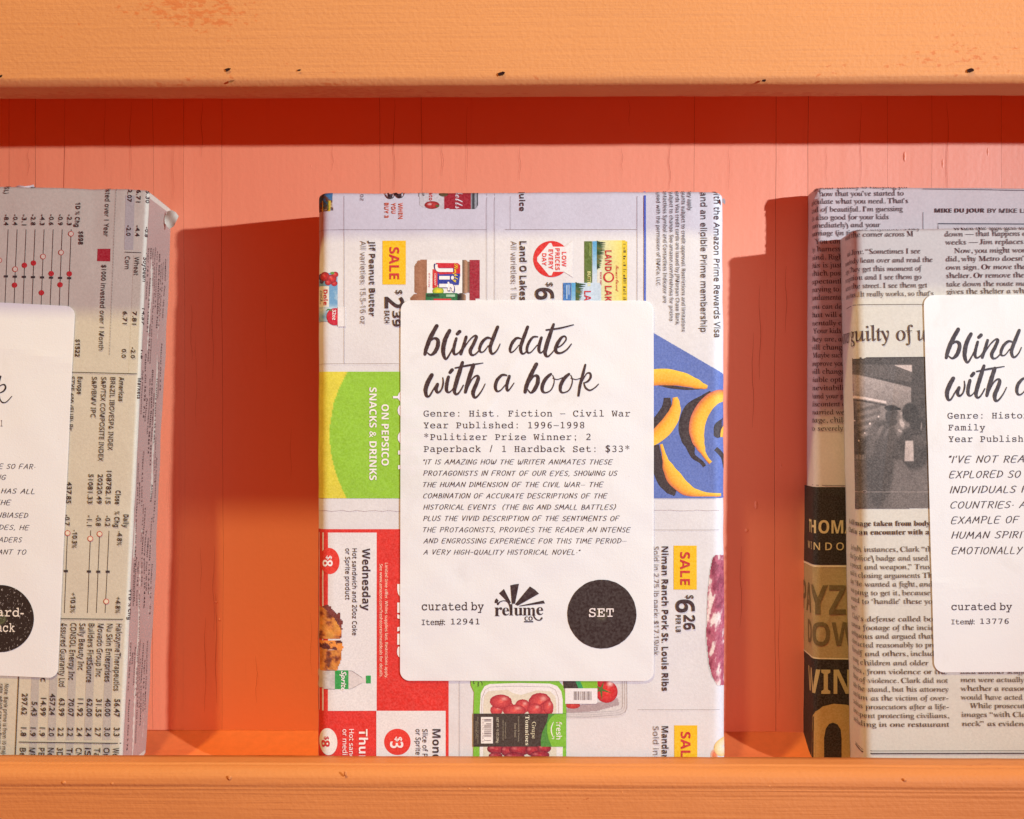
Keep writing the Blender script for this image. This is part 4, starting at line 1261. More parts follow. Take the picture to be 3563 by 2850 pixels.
# ---- label of the centre book
L0 = (844 * KD, 632.5 * KD); L1 = (1376 * KD, 633.5 * KD); L2 = (1376.5 * KD, 1433.5 * KD); L3 = (842.5 * KD, 1433 * KD)
label_sheet(BC, (L0, L1, L2, L3), 34, .00052)
LOFF = .00052
INK2 = (58, 38, 40)
def title(b, fr, dx, dy, sc=1.0, second=True, part='label/title_lettering', col=(64, 42, 44)):
    S1 = [
     [(222, 95, 30), (165, 200, 34), (125, 300, 32), (108, 368, 24)], [(160, 240, 8), (200, 214, 20), (232, 232, 28), (232, 285, 32), (205, 345, 30), (165, 374, 16), (128, 350, 8)],
     [(345, 140, 28), (305, 220, 34), (285, 310, 34), (288, 372, 30), (312, 415, 16), (350, 360, 12), (378, 305, 10)],
     [(420, 172, 26), (442, 150, 28)], [(410, 215, 20), (390, 290, 24), (384, 345, 24), (402, 370, 16), (438, 348, 11), (470, 300, 8)],
     [(505, 200, 22), (480, 285, 24), (454, 366, 22)], [(465, 340, 8), (530, 240, 10), (582, 192, 14), (603, 202, 24), (575, 270, 27), (545, 330, 28), (556, 372, 20), (592, 368, 12), (640, 318, 9)],
     [(745, 218, 12), (705, 210, 20), (660, 250, 24), (634, 310, 22), (642, 345, 15), (675, 340, 10), (718, 285, 8)], [(808, 105, 24), (768, 205, 29), (738, 290, 27), (740, 340, 24), (762, 364, 16), (802, 328, 10), (831, 268, 7)],
     [(1030, 218, 12), (990, 213, 20), (948, 258, 26), (926, 318, 22), (936, 350, 14), (968, 332, 9), (1012, 280, 8)], [(1095, 105, 24), (1058, 205, 28), (1030, 290, 27), (1032, 345, 22), (1056, 364, 14), (1092, 330, 8)],
     [(1190, 200, 12), (1145, 205, 18), (1105, 260, 22), (1088, 320, 22), (1100, 354, 16), (1134, 342, 10), (1188, 278, 8)], [(1228, 208, 22), (1208, 275, 25), (1204, 330, 24), (1222, 355, 14), (1255, 325, 8)],
     [(1345, 80, 20), (1310, 180, 30), (1275, 290, 33), (1263, 358, 28), (1285, 390, 16), (1322, 362, 10), (1362, 312, 8)], [(1275, 135, 14), (1400, 118, 16), (1535, 85, 9)],
     [(1365, 312, 9), (1420, 282, 11), (1464, 228, 11), (1455, 196, 12), (1422, 206, 20), (1385, 260, 28), (1364, 315, 28), (1378, 352, 22), (1420, 354, 16), (1475, 320, 12), (1516, 268, 8)]]
    S2 = [
     [(175, 566, 30), (138, 635, 35), (115, 705, 33), (124, 765, 24), (152, 768, 14), (190, 705, 11), (222, 655, 10)], [(230, 655, 24), (216, 705, 27), (234, 736, 18), (268, 705, 12), (284, 645, 14), (281, 592, 8)],
     [(350, 542, 26), (370, 518, 28)], [(335, 585, 24), (320, 650, 29), (315, 708, 27), (334, 734, 16), (362, 718, 9), (386, 685, 7)],
     [(470, 446, 24), (440, 540, 32), (408, 645, 34), (392, 718, 28), (408, 752, 18), (440, 732, 12), (478, 665, 10)], [(400, 500, 13), (520, 476, 18), (665, 452, 8)],
     [(575, 470, 28), (545, 560, 34), (515, 660, 32), (497, 732, 24)], [(515, 700, 8), (560, 610, 10), (604, 574, 16), (622, 596, 26), (600, 660, 31), (572, 730, 32), (582, 780, 22), (612, 772, 14), (655, 715, 10), (687, 652, 7)],
     [(892, 570, 14), (848, 568, 20), (800, 620, 26), (785, 685, 25), (802, 722, 17), (838, 712, 10), (892, 648, 8)], [(920, 578, 22), (900, 645, 25), (896, 700, 22), (912, 716, 12), (965, 643, 7)],
     [(1180, 462, 28), (1125, 570, 33), (1085, 670, 31), (1071, 732, 24)], [(1112, 640, 8), (1152, 580, 15), (1190, 580, 27), (1192, 640, 32), (1160, 708, 30), (1125, 738, 14), (1095, 705, 8)],
     [(1318, 558, 20), (1272, 600, 28), (1240, 660, 29), (1236, 715, 24), (1265, 737, 13), (1315, 715, 10), (1344, 660, 10), (1350, 608, 8), (1336, 570, 8)], [(1338, 598, 8), (1380, 610, 8), (1432, 592, 9)],
     [(1492, 558, 20), (1447, 600, 28), (1415, 660, 28), (1410, 715, 22), (1436, 737, 13), (1490, 715, 10), (1518, 660, 10), (1525, 608, 8), (1510, 570, 8)], [(1512, 598, 8), (1560, 610, 8), (1612, 594, 8)],
     [(1650, 468, 15), (1626, 560, 22), (1600, 660, 23), (1583, 765, 18)], [(1618, 630, 7), (1660, 556, 10), (1694, 550, 16), (1700, 590, 18), (1670, 630, 15), (1635, 642, 9)], [(1635, 642, 10), (1652, 690, 16), (1692, 714, 14), (1737, 692, 10), (1776, 654, 7)]]
    use(b, fr, part, LOFF)
    for i, s_ in enumerate(S1 + (S2 if second else [])):
        brush([(x, y, w) for x, y, w in s_], col, 2 + (i % 9) * .12, jitter=.13, dx=dx, dy=dy, sc=1.22)
title(BC, U_, 0, 0)
use(BC, V_, 'label/details_lettering', LOFF)
for (s_, y, w) in (("Genre: Hist. Fiction - Civil War", 133, 1938), ("Year Published: 1996-1998", 243, 1512), ("*Pulitizer Prize Winner; 2", 353, 1570), ("Paperback / 1 Hardback Set: $33*", 465, 1935)):
    # fixed-pitch: set character by character
    pitch = w / (len(s_) - .15)
    for i, ch in enumerate(s_):
        if ch == ' ': continue
        if ch == '-':
            rect(90 + pitch * i + 4, y - 28, 90 + pitch * i + pitch * .86, y - 23, INK2, 2.2); continue
        v, _f = glyphs(ch, 'mono'); cw = (v[:, 0].max() - v[:, 0].min()) * 55 / cap('mono')
        cw = min(cw, pitch * .92)
        yy = y - (14 if ch == '-' else 0)
        T(ch, 90 + pitch * i + (pitch * .92 - cw) / 2, yy if ch != '*' else y + 4, 55, cw, 0, 'mono', INK2, 2, wt=.1)
cur['part'] = 'label/quote_lettering'
for (s_, y, w) in (("\"IT IS AMAZING HOW THE WRITER ANIMATES THESE", 580, 1778), ("PROTAGONISTS IN FRONT OF OUR EYES, SHOWING US", 686, 1822), ("THE HUMAN DIMENSION OF THE CIVIL WAR~ THE", 792, 1692), ("COMBINATION OF ACCURATE DESCRIPTIONS OF THE", 898, 1728), ("HISTORICAL EVENTS  (THE BIG AND SMALL BATTLES)", 1003, 1806),
                   ("PLUS THE VIVID DESCRIPTION OF THE SENTIMENTS OF", 1109, 1842), ("THE PROTAGONISTS, PROVIDES THE READER AN INTENSE", 1215, 1945), ("AND ENGROSSING EXPERIENCE FOR THIS TIME PERIOD~", 1320, 1902), ("A VERY HIGH-QUALITY HISTORICAL NOVEL\u00b7\"", 1425, 1474)):
    T(s_, 90, y, 44, w, 0, 'hand', INK2, 2, wt=.108)
use(BC, W_, 'label/curator_lettering', LOFF)
T("curated by", 206, 382, 62, 506, 0, 'monom', INK2, 2); T("Item#:", 206, 502, 44, 190, 0, 'monom', INK2, 2); T("12941", 445, 497, 44, 232, 0, 'monom', INK2, 2)
def logo(part):
    cur['part'] = part
    for P in ([(803, 300), (815, 284), (832, 302), (822, 325), (799, 322)], [(836, 243), (876, 208), (932, 318), (922, 330)], [(928, 178), (963, 170), (998, 166), (966, 328), (940, 330)], [(1088, 188), (1128, 214), (1162, 247), (988, 345), (966, 334)], [(1198, 302), (1210, 326), (1002, 351), (1000, 345)]):
        poly(P, INK2, 2, None, 60, False)
    T("r", 800, 430, 104, 62, 0, 'serifb', INK2, 2.3); T("e", 862, 424, 92, 56, 0, 'serifb', INK2, 2.3); T("lu", 918, 424, 92, 112, 0, 'serifb', INK2, 2.4); T("m", 1030, 424, 92, 104, 0, 'serifb', INK2, 2.3); T("e", 1140, 420, 92, 56, 0, 'serifb', INK2, 2.3)
    brush([(826, 332, 16), (846, 312, 8), (880, 304, 7), (908, 316, 9), (926, 350, 13), (930, 390, 14)], INK2, 2.6, jitter=0)
    brush([(1118, 390, 15), (1120, 430, 12), (1142, 458, 9), (1170, 462, 10), (1184, 446, 15)], INK2, 2.7, jitter=0)
    T("CO", 1044, 466, 34, 66, 0, 'bold', INK2, 2.5); rect(1040, 470, 1114, 480, INK2, 2.5)
logo('label/logo')
use(BC, W_, 'label/badge', LOFF); ell(1673, 413, 281, 281, (54, 38, 37), 2, n=90, wob=.004)
T("SET", 1568, 434, 68, 202, 0, 'monom', (240, 222, 218), 4)
BC.wrapper()
BC.finish({'*': M_INK, 'label/title_lettering': M_LINK, 'label/details_lettering': M_LINK, 'label/quote_lettering': M_LINK, 'label/curator_lettering': M_LINK, 'label/logo': M_LINK, 'label/badge': M_LINK})

# ------------------------------------------------------------------ left book, wrapped in a stock-market page
BL = Book("leaning book wrapped in grey newspaper stock tables with red dots, at the left",
          'R', kd(311.0, 430), kd(256, 1590), .0205, .0072, .152, .0345, .0016, .0016, kd(100, 394), M_PAPER_L, "newspaper wrapped books on the shelf", wr=.00014, seed=11)
def sideL(S, T):
    q = np.clip((S - (BL.w)) / .004, 0, 1) * np.clip((.212 - T) / .01 + 1, 0, 1)
    return q * .0002 * (np.sin(S * 230 + T * 40) + .7 * np.sin(S * 90 - T * 130 + 1) + .5 * np.sin(T * 260 + S * 300) + .6 * np.sin(S * 500 + T * 15))
BL.side_fn = sideL
J = Frame(0, 600, 620 / 2156); K = Frame(0, 1060, 620 / 2139); L = Frame(0, 1560, 620 / 1910); M = Frame(0, 2100, 620 / 1844)
I2 = (52, 36, 38); RT = 92.2
def VL(s_, x, y, H, w, font='stock', lay=7, part=None): T(s_, x, y, H * 1.18, w, RT, font, I2, lay, part)
use(BL, J, 'printed_text')
for i, s_ in enumerate(("-8.4", "-0.4", "-3.1", "-2.8", "-4.3", "-0.6", "-0.9", "-2.3")):
    VL(s_, 60 + 109.3 * i, 508, 46, 134, 'stock')
    cur['part'] = 'chart'; x = 100 + 109.3 * i; line([(x, 690), (x - 37, 1590), (x - 44, 1760)], 7, I2, 2, arcfix=False); xt = x - 24.5; rect(xt - 24, 1246 + i * 3, xt + 24, 1272 + i * 3, I2, 4); cur['part'] = 'printed_text'
VL("-5.1", -50, 508, 46, 134, 'stock')
cur['part'] = 'chart'
DR = (196, 34, 40)
def ring(x, y, r): ell(x, y, r, r, (196, 60, 48), 4); ell(x, y, r * .76, r * .76, (226, 206, 184), 5)
for (x, y) in ((-5, 1065), (187, 1172), (525, 1020), (743, 970), (863, 745)): ring(x, y, 33)
for (x, y) in ((180, 1365), (300, 1125), (410, 1098), (505, 1457), (623, 1225), (730, 1360), (843, 1228)): ell(x, y, 32, 32, DR, 4)
poly([(1183, 925), (1340, 925), (1336, 1078), (1177, 1074)], (176, 28, 44), 2)
cur['part'] = 'printed_text'
VL("1D % Chg", 925, 365, 46, 297, 'bold'); VL("$698", 962, 713, 46, 162, 'bold'); VL("(USL)", 62, 105, 46, 155, 'stock'); VL("y)", 380, 130, 46, 60, 'stock')
VL("invested over 1 Year", 1290, 62, 48, 715, 'stock'); VL("$1000 invested over 1 Month", 1238, 1118, 48, 1035, 'stock')
VL("2.07", 1553, 210, 44, 150); VL("6.71", 1660, 210, 44, 155); VL("5.30", 1768, 220, 38, 150); VL("-2.0", 1540, 640, 44, 130); VL("-4.4", 1648, 640, 44, 136); VL("-0.8", 1758, 655, 38, 125)
VL("Corn", 1523, 1015, 46, 155); VL("Wheat", 1634, 1020, 46, 226); VL("Soybean", 1738, 1022, 40, 296)
cur['part'] = 'printed_rule'
line([(1515, 965), (1790, 975), (1830, 1000)], 8, I2, 6)
for i in range(112):
    t = i / 111; x = 1412 + (1315 * .28986 / .28757 - 1412) * t; y = 150 + (2206 - 150) * t
    rect(x - 3, y - 4, x + 3, y + 4, (80, 60, 60), 6, step=99)
cur['part'] = 'table_shading'
SG = (184, 172, 166)
cur['part'] = 'shading_bar#a'
poly([(1528, 120), (1636, 124), (1612, 940), (1504, 935)], SG, 1); cur['part'] = 'shading_bar#b'
poly([(1616, 1000), (1710, 1004), (1660, 2450), (1556, 2440)], (204, 190, 170), 1)
use(BL, K, 'printed_text')
VL("6.71", 1483, 78, 44, 155); VL("7.81", 1597, 80, 44, 160); VL("14.57", 1706, 40, 40, 200); VL("0.0", 1470, 530, 44, 110); VL("-2.0", 1580, 510, 44, 135); VL("1.5", 1692, 540, 38, 110)
VL("$1522", 912, 415, 46, 210, 'bold'); VL("Europe", 938, 865, 48, 210, 'bold'); VL("Americas", 1438, 870, 48, 290, 'bold'); VL("BRAZIL IBOVESPA INDEX", 1333, 870, 48, 877); VL("S&P/TSX COMPOSITE INDEX", 1224, 868, 48, 1009); VL("S&P/BMV IPC", 1112, 866, 48, 490); VL("STXE 600 (EUR) Pr", 845, 860, 48, 650); VL("Markets", 1655, 880, 36, 250, 'bold')
line([(600, 808), (878, 812), (1722, 833)], 8, I2, 6, 'printed_rule', arcfix=False)
use(BL, L)
VL("108782.15", 1150, 240, 46, 355); VL("20220.49", 1055, 276, 46, 318); VL("51081.33", 955, 274, 46, 318); VL("437.85", 722, 358, 46, 232); VL("Close", 1243, 450, 46, 150, 'bold'); VL("% Chg", 1234, 672, 46, 172, 'bold'); VL("Daily", 1328, 708, 46, 140, 'bold')
VL("-0.2", 1137, 720, 46, 116); VL("-0.8", 1038, 716, 46, 116); VL("-1.1", 940, 716, 46, 116); VL("-0.7", 702, 710, 46, 116); VL("-4.8%", 1265, 885, 42, 156, 'bold'); VL("-10.3%", 785, 873, 42, 195, 'bold'); VL("+4.8%", 1247, 1590, 42, 177, 'bold'); VL("+10.3%", 765, 1545, 42, 217, 'bold')
VL("YTD % Chg", 1382, 1510, 38, 330, 'bold')
cur['part'] = 'chart'
for (x, x2, y) in ((1170, 1126, 885), (1070, 1032, 885), (973, 936, 880), (727, 690, 875)):
    line([(x, y), (x2, 1765)], 6.5, I2, 2, arcfix=False)
for (x, y) in ((1155, 1322), (1055, 1322), (955, 1320), (708, 1315)): rect(x - 21, y - 12, x + 21, y + 12, I2, 4)
for (x, y) in ((1070, 918), (970, 968), (728, 908), (1140, 1642)): ring(x, y, 30)
use(BL, M, 'printed_rule')
line([(560, 156), (1340, 164)], 8, I2, 6, arcfix=False); line([(200, 1432), (1252, 1446)], 9, I2, 6, arcfix=False); line([(198, 700), (158, 1640)], 8, I2, 6, arcfix=False)
cur['part'] = 'printed_text'
rows = (("HalozymeTherapeutics", 1208, 207, 695, "56.47", 1192, 985, "3.3", 1185, "We"), ("Nu Skin Enterprises", 1112, 208, 600, "40.00", 1096, 980, "3.0", 1088, "Or"), ("Movado Group Inc", 1018, 207, 550, "31.55", 1003, 983, "2.7", 992, "Ta"),
        ("Builders FirstSource", 922, 205, 610, "62.00", 907, 980, "2.4", 895, "iSt"), ("Sally Beauty Inc", 828, 203, 485, "11.92", 812, 980, "2.4", 801, "CN"), ("CONSOL Energy Inc", 735, 200, 590, "70.07", 716, 980, "2.2", 705, "Tru"),
        ("Assured Guaranty Ltd", 640, 198, 660, "63.99", 620, 976, "2.2", 607, "3D"), ("Sprouts Farmers", 540, 198, 560, "457.24", 522, 930, "2.0", 512, "Nex"), ("Piedmont Inc", 450, 198, 610, "14.99", 428, 974, "1.9", 416, "PBF"), ("", 0, 0, 0, "5.43", 334, 1012, "1.9", 320, "MRC"), ("", 0, 0, 0, "297.62", 234, 928, "1.8", 222, "Bed"))
for n_, x, y, w, a_, xa, ya, b_, xb, c_ in rows:
    if n_: VL(n_, x, y, 50, w)
    VL(a_, xa, ya, 50, 37 * len(a_)); VL(b_, xb, 1280, 50, 92); VL(c_, xb - 9, 1490, 50, 46 * len(c_))
VL("Note: Bank prime is from 10 major banks", 52, 830, 34, 925, 'stock'); VL("rate, which can vary from the actual", -2, 830, 34, 880, 'stock')
cur['part'] = 'table_shading'
for x in (1122, 932, 745, 553, 365):
    cur['part'] = 'shading_bar#%d' % x
    poly([(x - 34, 560), (x + 46, 560), (x + 22, 1412), (x - 62, 1412)], SG, 1)
    cur['part'] = 'shading_bar#l%d' % x
    poly([(x - 62, 1440), (x + 18, 1440), (x + 14, 1640), (x - 66, 1640)], SG, 1)
for x in (1208, 1018, 828, 640):
    cur['part'] = 'shading_bar#p%d' % x
    poly([(x - 6, 180), (x + 70, 180), (x + 58, 600), (x - 20, 600)], (210, 196, 182), .5)
# small print wrapped round the side
class Loc:
    pass
def side_text(b, s_, s0, t0, H, w, font='sansm', lay=7, tilt=0):
    v, f = glyphs(s_, font); c = cap(font)
    x0, x1 = v[:, 0].min(), v[:, 0].max()
    X = (v[:, 0] - x0) * (w / (x1 - x0)); Y = v[:, 1] * H / c
    a = R(tilt)
    S = s0 + Y * math.cos(a) + X * math.sin(a); Tt = t0 - X * math.cos(a) + Y * math.sin(a)
    b.add('side_text', np.stack([S, Tt], 1), f, lin(70, 44, 46), lay * LAY)
w_ = BL.w
q = random.Random(12)
wordsL = ["Gainers and Losers from the S&P 1500 Composite", "Oil, Gas, Consumable Fuel", "REITS", "Airlines", "INTERNATIONAL STOCK MARKETS", "MARKETS", "Treasury yields 1.35 4.44%", "COMPANY   Close  10% CHG", "Ollie's Bargain Outlet  58.52 7.4", "Auto Components 46.92 13.5", "Cabot Oil 36.92  7.14", "Coffee 2.12  -0.4", "Natural Gas 2.74", "Copper 4.35  Lead 2.1", "Sun Communities 2.4", "Angi Homeservices", "Sugar 14.2  Cocoa"]
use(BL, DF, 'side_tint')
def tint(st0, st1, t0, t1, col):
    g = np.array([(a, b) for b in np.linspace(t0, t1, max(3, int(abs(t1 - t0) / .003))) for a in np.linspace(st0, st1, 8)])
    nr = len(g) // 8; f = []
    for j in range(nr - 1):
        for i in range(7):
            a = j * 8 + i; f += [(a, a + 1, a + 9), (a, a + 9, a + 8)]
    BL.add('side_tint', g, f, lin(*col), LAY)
tint(w_ + .0011, w_ + .0335, BL.h - .0005, .004, (176, 142, 130))  # pinkish shade put into the side's colour, dimming the lit paper
for k in range(9):
    s0 = w_ + .0026 + k * .0031
    t = .224 - q.uniform(0, .008)
    while t > .012:
        s_ = q.choice(wordsL); wd = len(s_) * q.choice((.00095, .0011, .0013))
        if t - wd < .004: break
        side_text(BL, s_, s0, t, q.choice((.0011, .0013, .0015)), wd, q.choice(('sansm', 'sansm', 'bold')), tilt=q.uniform(-1.5, 1.5)); t -= wd + q.uniform(.006, .03)
# label and its lettering
LOFF = .00052
label_sheet(BL, ((-375 * KD, 618 * KD), (159 * KD, 645.5 * KD), (122 * KD, 1427.5 * KD), (-406 * KD, 1405 * KD)), 32, .00052)
use(BL, K, 'label/title_lettering', LOFF)
brush([(14, 862, 20), (-8, 930, 24), (-30, 1040, 24), (-50, 1140, 18)], (40, 30, 32), 2)
brush([(-25, 1000, 8), (20, 968, 12), (58, 962, 18), (74, 995, 20), (50, 1038, 18), (0, 1062, 12)], (40, 30, 32), 2.3); brush([(-10, 1062, 10), (8, 1140, 14), (40, 1176, 16), (88, 1166, 12), (150, 1100, 8)], (40, 30, 32), 2.6)
T("1", 12, 1462, 70, 24, 2, 'mono', (90, 76, 76), 2, 'label/details_lettering')
use(BL, L, 'label/quote_lettering', LOFF)
I3 = (44, 34, 36)
for (s_, x, y, w) in (("THE ONE SO FAR\u00b7", -285, 212, 670), ("ENGAGING", -330, 330, 405), ("IT HAS ALL", -100, 478, 478), ("IN THE", -160, 602, 290), ("UNBIASED", -75, 738, 385), ("SIDES, HE", -80, 868, 405), ("READERS", -105, 1000, 352), ("WANT TO", -75, 1132, 365)):
    T(s_, x, y, 50, w, .9, 'hand', I3, 2, wt=.10)
use(BL, DF, 'label/badge', LOFF); ell(3, 2152, 117, 117, (38, 28, 26), 2, n=80)
use(BL, M, 'label/badge_lettering', LOFF)
T("Hard-", -110, 128, 82, 362, 1.0, 'monom', (240, 224, 210), 4); T("back", -95, 288, 82, 255, 1.0, 'monom', (240, 224, 210), 4)
BL.wrapper()
BL.finish({'*': M_INK, 'label/badge': M_PATCHY, 'label/title_lettering': M_LINK, 'label/quote_lettering': M_LINK, 'label/badge_lettering': M_LINK})

# ------------------------------------------------------------------ right, front book
N_ = Frame(2780, 640, 783 / 2156); O_ = Frame(2780, 1040, 783 / 1777); Q_ = Frame(2780, 1780, 520 / 1725); R_ = Frame(2780, 2260, 783 / 2156); S_ = Frame(3163, 1400, 400 / 719)
BR = Book("front book of the right pair, newsprint with a grey photograph and white label",
          'L', kd(1796, 520), kd(1817, 1585), .0145, .0100, .155, .0205, .0042, .0018, kd(2000, 480.5), M_PAPER_R, "newspaper wrapped books on the shelf", wr=.00016, seed=17, hz=.008)
TI = (70, 46, 52)
use(BR, N_, 'printed_text')
def TS(s_, x, y, w, H=49, font='serif', rot=-.6, lay=7, col=TI): T(s_, x, y, H, w, rot, font, col, lay)
TS("not here anymore. They", 398, 449, 762); TS("round the corner across M", 290, 512, 805)
TS("said Jim: \u201cSometimes I see", 350, 675, 812); TS("somebody lean over and read the", 275, 760, 1005); TS("sign. They get this moment of", 290, 842, 884); TS("recognition and I see them go", 275, 922, 897); TS("across the street. I see them get", 285, 1003, 944); TS("on a bus. It really works, so that\u2019s", 290, 1083, 998)
TS("When the sign gets torn down", 1480, 448, 960); TS("down \u2014 that happens every few", 1397, 506, 1030); TS("weeks \u2014 Jim replaces it with a", 1400, 584, 1060); TS("Now, you might wonder why", 1487, 665, 960); TS("did, why Metro doesn\u2019t put its", 1408, 744, 1010); TS("own sign. Or move the bus", 1410, 824, 900); TS("shelter. Or remove the old", 1412, 904, 880); TS("take down the route map that", 1413, 985, 960); TS("gives the shelter a whiff of", 1418, 1056, 910)
use(BR, O_)
line([(250, 60), (340, 52), (430, 46), (1000, 44)], 4, TI, 6, 'printed_rule', arcfix=False)
T("guilty of", 372, 334, 120, 528, -.6, 'seriflight', TI, 7, 'headline'); T("using", 930, 329, 120, 310, -.6, 'seriflight', TI, 7, 'headline'); T("over", 120, 338, 120, 215, -.6, 'seriflight', TI, 7, 'headline')
cur['part'] = 'newspaper_photo'
def photofn(x, y):
    n = fbm(x, y, 70, 41); fine = fbm(x, y, 8, 43, 3)
    g = 66 + 16 * n
    def region(m, v): 
        nonlocal g
        g = np.where(m, v, g)
    def blob(cx, cy, rx, ry, v, s=6.0, a=0, k=1.0):
        nonlocal g
        X = (x - cx) * math.cos(a) + (y - cy) * math.sin(a); Y = -(x - cx) * math.sin(a) + (y - cy) * math.cos(a)
        d = np.sqrt((X / rx) ** 2 + (Y / ry) ** 2) + (n - .5) * .16
        t = np.clip((1 - d) * s, 0, 1) * k; g = g * (1 - t) + v * t
    soft = lambda e, w: np.clip(e / w + .5, 0, 1)
    ceil_ = soft(y - 520, 8) * soft(600 + (x - 430) * .12 - y, 8) * soft(890 - x, 8); g = g * (1 - ceil_) + 92 * ceil_
    wall = soft(y - (590 + (x - 430) * .24), 10) * soft(1090 - y, 60) * soft(885 - x, 8); g = g * (1 - wall) + (166 - (y - 640) * .10 - 26 * n) * wall
    tri = soft(y - 522, 6) * soft(528 + (x - 760) * .38 - y, 6) * soft(x - 755, 6) * soft(892 - x, 6); g = g * (1 - tri) + 190 * tri
    lamp_ = soft(9 - np.abs(y - (768 + (x - 430) * .19)), 6) * soft(690 - x, 8); g = g * (1 - lamp_) + 205 * lamp_
    rod = soft(7 - np.abs(y - (792 + (x - 430) * .19)), 6) * soft(690 - x, 8); g = g * (1 - rod) + 74 * rod
    mid = soft(y - 830, 30) * soft(1100 - y, 30) * soft(640 - x, 20); g = g * (1 - mid * .8) + (128 - 40 * n + 22 * np.sin(y * .11 + x * .03)) * mid * .8
    left = soft(468 + (y - 900) * .12 - x, 26) * soft(y - 800, 30); g = g * (1 - left) + (60 + 26 * n) * left
    for (cx, cy, r) in ((560, 985, 9), (600, 1010, 7), (520, 1060, 6), (455, 960, 5), (628, 930, 8), (480, 1120, 6)): blob(cx, cy, r, r * 1.3, 226, 2)
    sg = soft(20 - np.abs(y - 1250), 4) * soft(525 - x, 6) * (np.sin(x * .35) > -.3); g = g * (1 - sg * .6) + 150 * sg * .6
    low = soft(y - 1270, 30); g = g * (1 - low) + (84 + 14 * n) * low
    floor = soft(y - 1280, 60) * soft(x - 700, 160); g = g * (1 - floor * .6) + 116 * floor * .6
    # man in cap and padded jacket, arms up, seen from behind-left
    blob(640, 1330, 118, 330, 76, 5, .05); blob(655, 1110, 122, 165, 84, 6, .15); blob(600, 1060, 60, 70, 104, 3, .4, .7); blob(640, 1040, 20, 60, 126, 2, .5, .7); blob(690, 1060, 16, 60, 120, 2, .5, .6)
    blob(560, 1180, 44, 90, 100, 3, .2, .6); blob(735, 930, 58, 80, 76, 6); blob(728, 862, 58, 26, 56, 7); blob(778, 868, 30, 12, 44, 6, .15); blob(786, 940, 20, 40, 120, 3, 0, .7)
    # second man facing him
    blob(905, 1180, 120, 190, 70, 6, -.1); blob(880, 900, 74, 88, 60, 6); blob(935, 985, 70, 60, 62, 5); blob(812, 985, 20, 44, 178, 3, -.35); blob(796, 1042, 22, 11, 168, 3, .5); blob(806, 905, 12, 16, 150, 3)
    blob(950, 1120, 80, 50, 84, 3, .3); blob(965, 1010, 8, 40, 150, 2, .1, .7)
    leg = soft(x - (838 - (y - 1120) * .04), 8) * soft(900 + (y - 1120) * .03 - x, 8) * soft(y - 1120, 12) * soft(1282 - y, 10); g = g * (1 - leg) + (196 - 34 * n) * leg
    thin = soft(2.6 - np.abs(y - 1525), 2); g = g * (1 - thin * .7) + 165 * thin * .7
    g = 128 + (g - 128) * 1.06
    g = g + (fine - .5) * 40 + (np.random.RandomState(3).rand(len(x)) - .5) * 26
    return np.stack([g * 1.02 + 8, g * .91 + 6, g * .87 + 6], 1)
patch([(310, 512), (360, 490), (430, 470), (988, 463), (1060, 462), (1060, 1652), (1020, 1654), (490, 1660), (372, 1672), (320, 1680), (310, 1500)], photofn, 4.6, 2)
line([(345, 494), (430, 467), (1050, 461)], 9, (72, 58, 56), 3, arcfix=True); ell(519, 1522, 15, 13, (150, 130, 126), 4, n=20); ell(519, 1522, 10, 8.6, (90, 76, 74), 5, n=20)
use(BR, Q_, 'printed_text')
def TQ(s_, x, y, xe, font='serif', H=60, rot=-.2): T(s_, x, y, H, xe - x, rot, font, TI, 7)
TQ("A still image taken from body cam", 330, 168, 1702, 'serifb'); TQ("Clark in an encounter with a man", 330, 268, 1712, 'serifb')
for (s_, x, y, xe) in (("In both instances, Clark \u201cthen", 425, 466, 1640), ("that [police] badge and used as", 385, 568, 1600), ("a pretext and weapon,\u201d Trus", 395, 668, 1512), ("said in closing arguments Thurs-", 385, 768, 1700), ("day. \u201cHe wanted a fight, and he", 385, 868, 1670), ("was going to get it, because he", 388, 968, 1650), ("wanted to \u2018handle\u2019 these young", 395, 1067, 1700), ("men.\u2019\u201d", 395, 1168, 640),
    ("Clark\u2019s defense called body", 440, 1270, 1650), ("camera footage of the incident", 400, 1370, 1700), ("ambiguous and argued that his", 400, 1470, 1700), ("client acted reasonably to protect", 405, 1570, 1730), ("himself and others, including", 405, 1670, 1700)):
    TQ(s_, x, y, xe)
use(BR, R_)
for (s_, x, y, xe) in (("young children and older", 345, 151, 1240), ("tomers, from violence or the", 350, 235, 1420), ("threat of violence. Clark did not", 352, 319, 1426), ("take the stand, but his attorney", 356, 403, 1430), ("cast him as the victim of over-", 360, 487, 1433), ("zealous prosecutors after a life-", 362, 571, 1436), ("time spent protecting civilians,", 366, 656, 1440), ("including in one restaurant", 370, 740, 1440),
    ("used another scuffle with some", 1545, 232, 2560), ("men were actually at risk and", 1548, 312, 2540), ("whether a reasonable officer", 1548, 396, 2590), ("would have acted the same in", 1550, 480, 2560), ("While prosecutors showed", 1638, 562, 2560), ("images \u201cwith Clark at his", 1558, 646, 2470), ("neck\u201d as evidence that the", 1562, 733, 2560)):
    T(s_, x, y, 49, xe - x, 0, 'serif', TI, 7)
cur['part'] = 'printed_rule'
line([(420, 942), (520, 950), (600, 966), (700, 971), (2300, 968)], 4, TI, 6, arcfix=False); line([(420, 962), (520, 974), (600, 991), (700, 997), (2300, 993)], 11, TI, 6, arcfix=False)
label_sheet(BR, ((1943.5 * KD, 622 * KD), (2478 * KD, 619 * KD), (2490 * KD, 1412 * KD), (1966.5 * KD, 1415.5 * KD)), 34, .00052)
title(BR, U_, 1812 / .36178, 12 / .36178, col=(60, 46, 52))
use(BR, S_, 'label/details_lettering', LOFF)
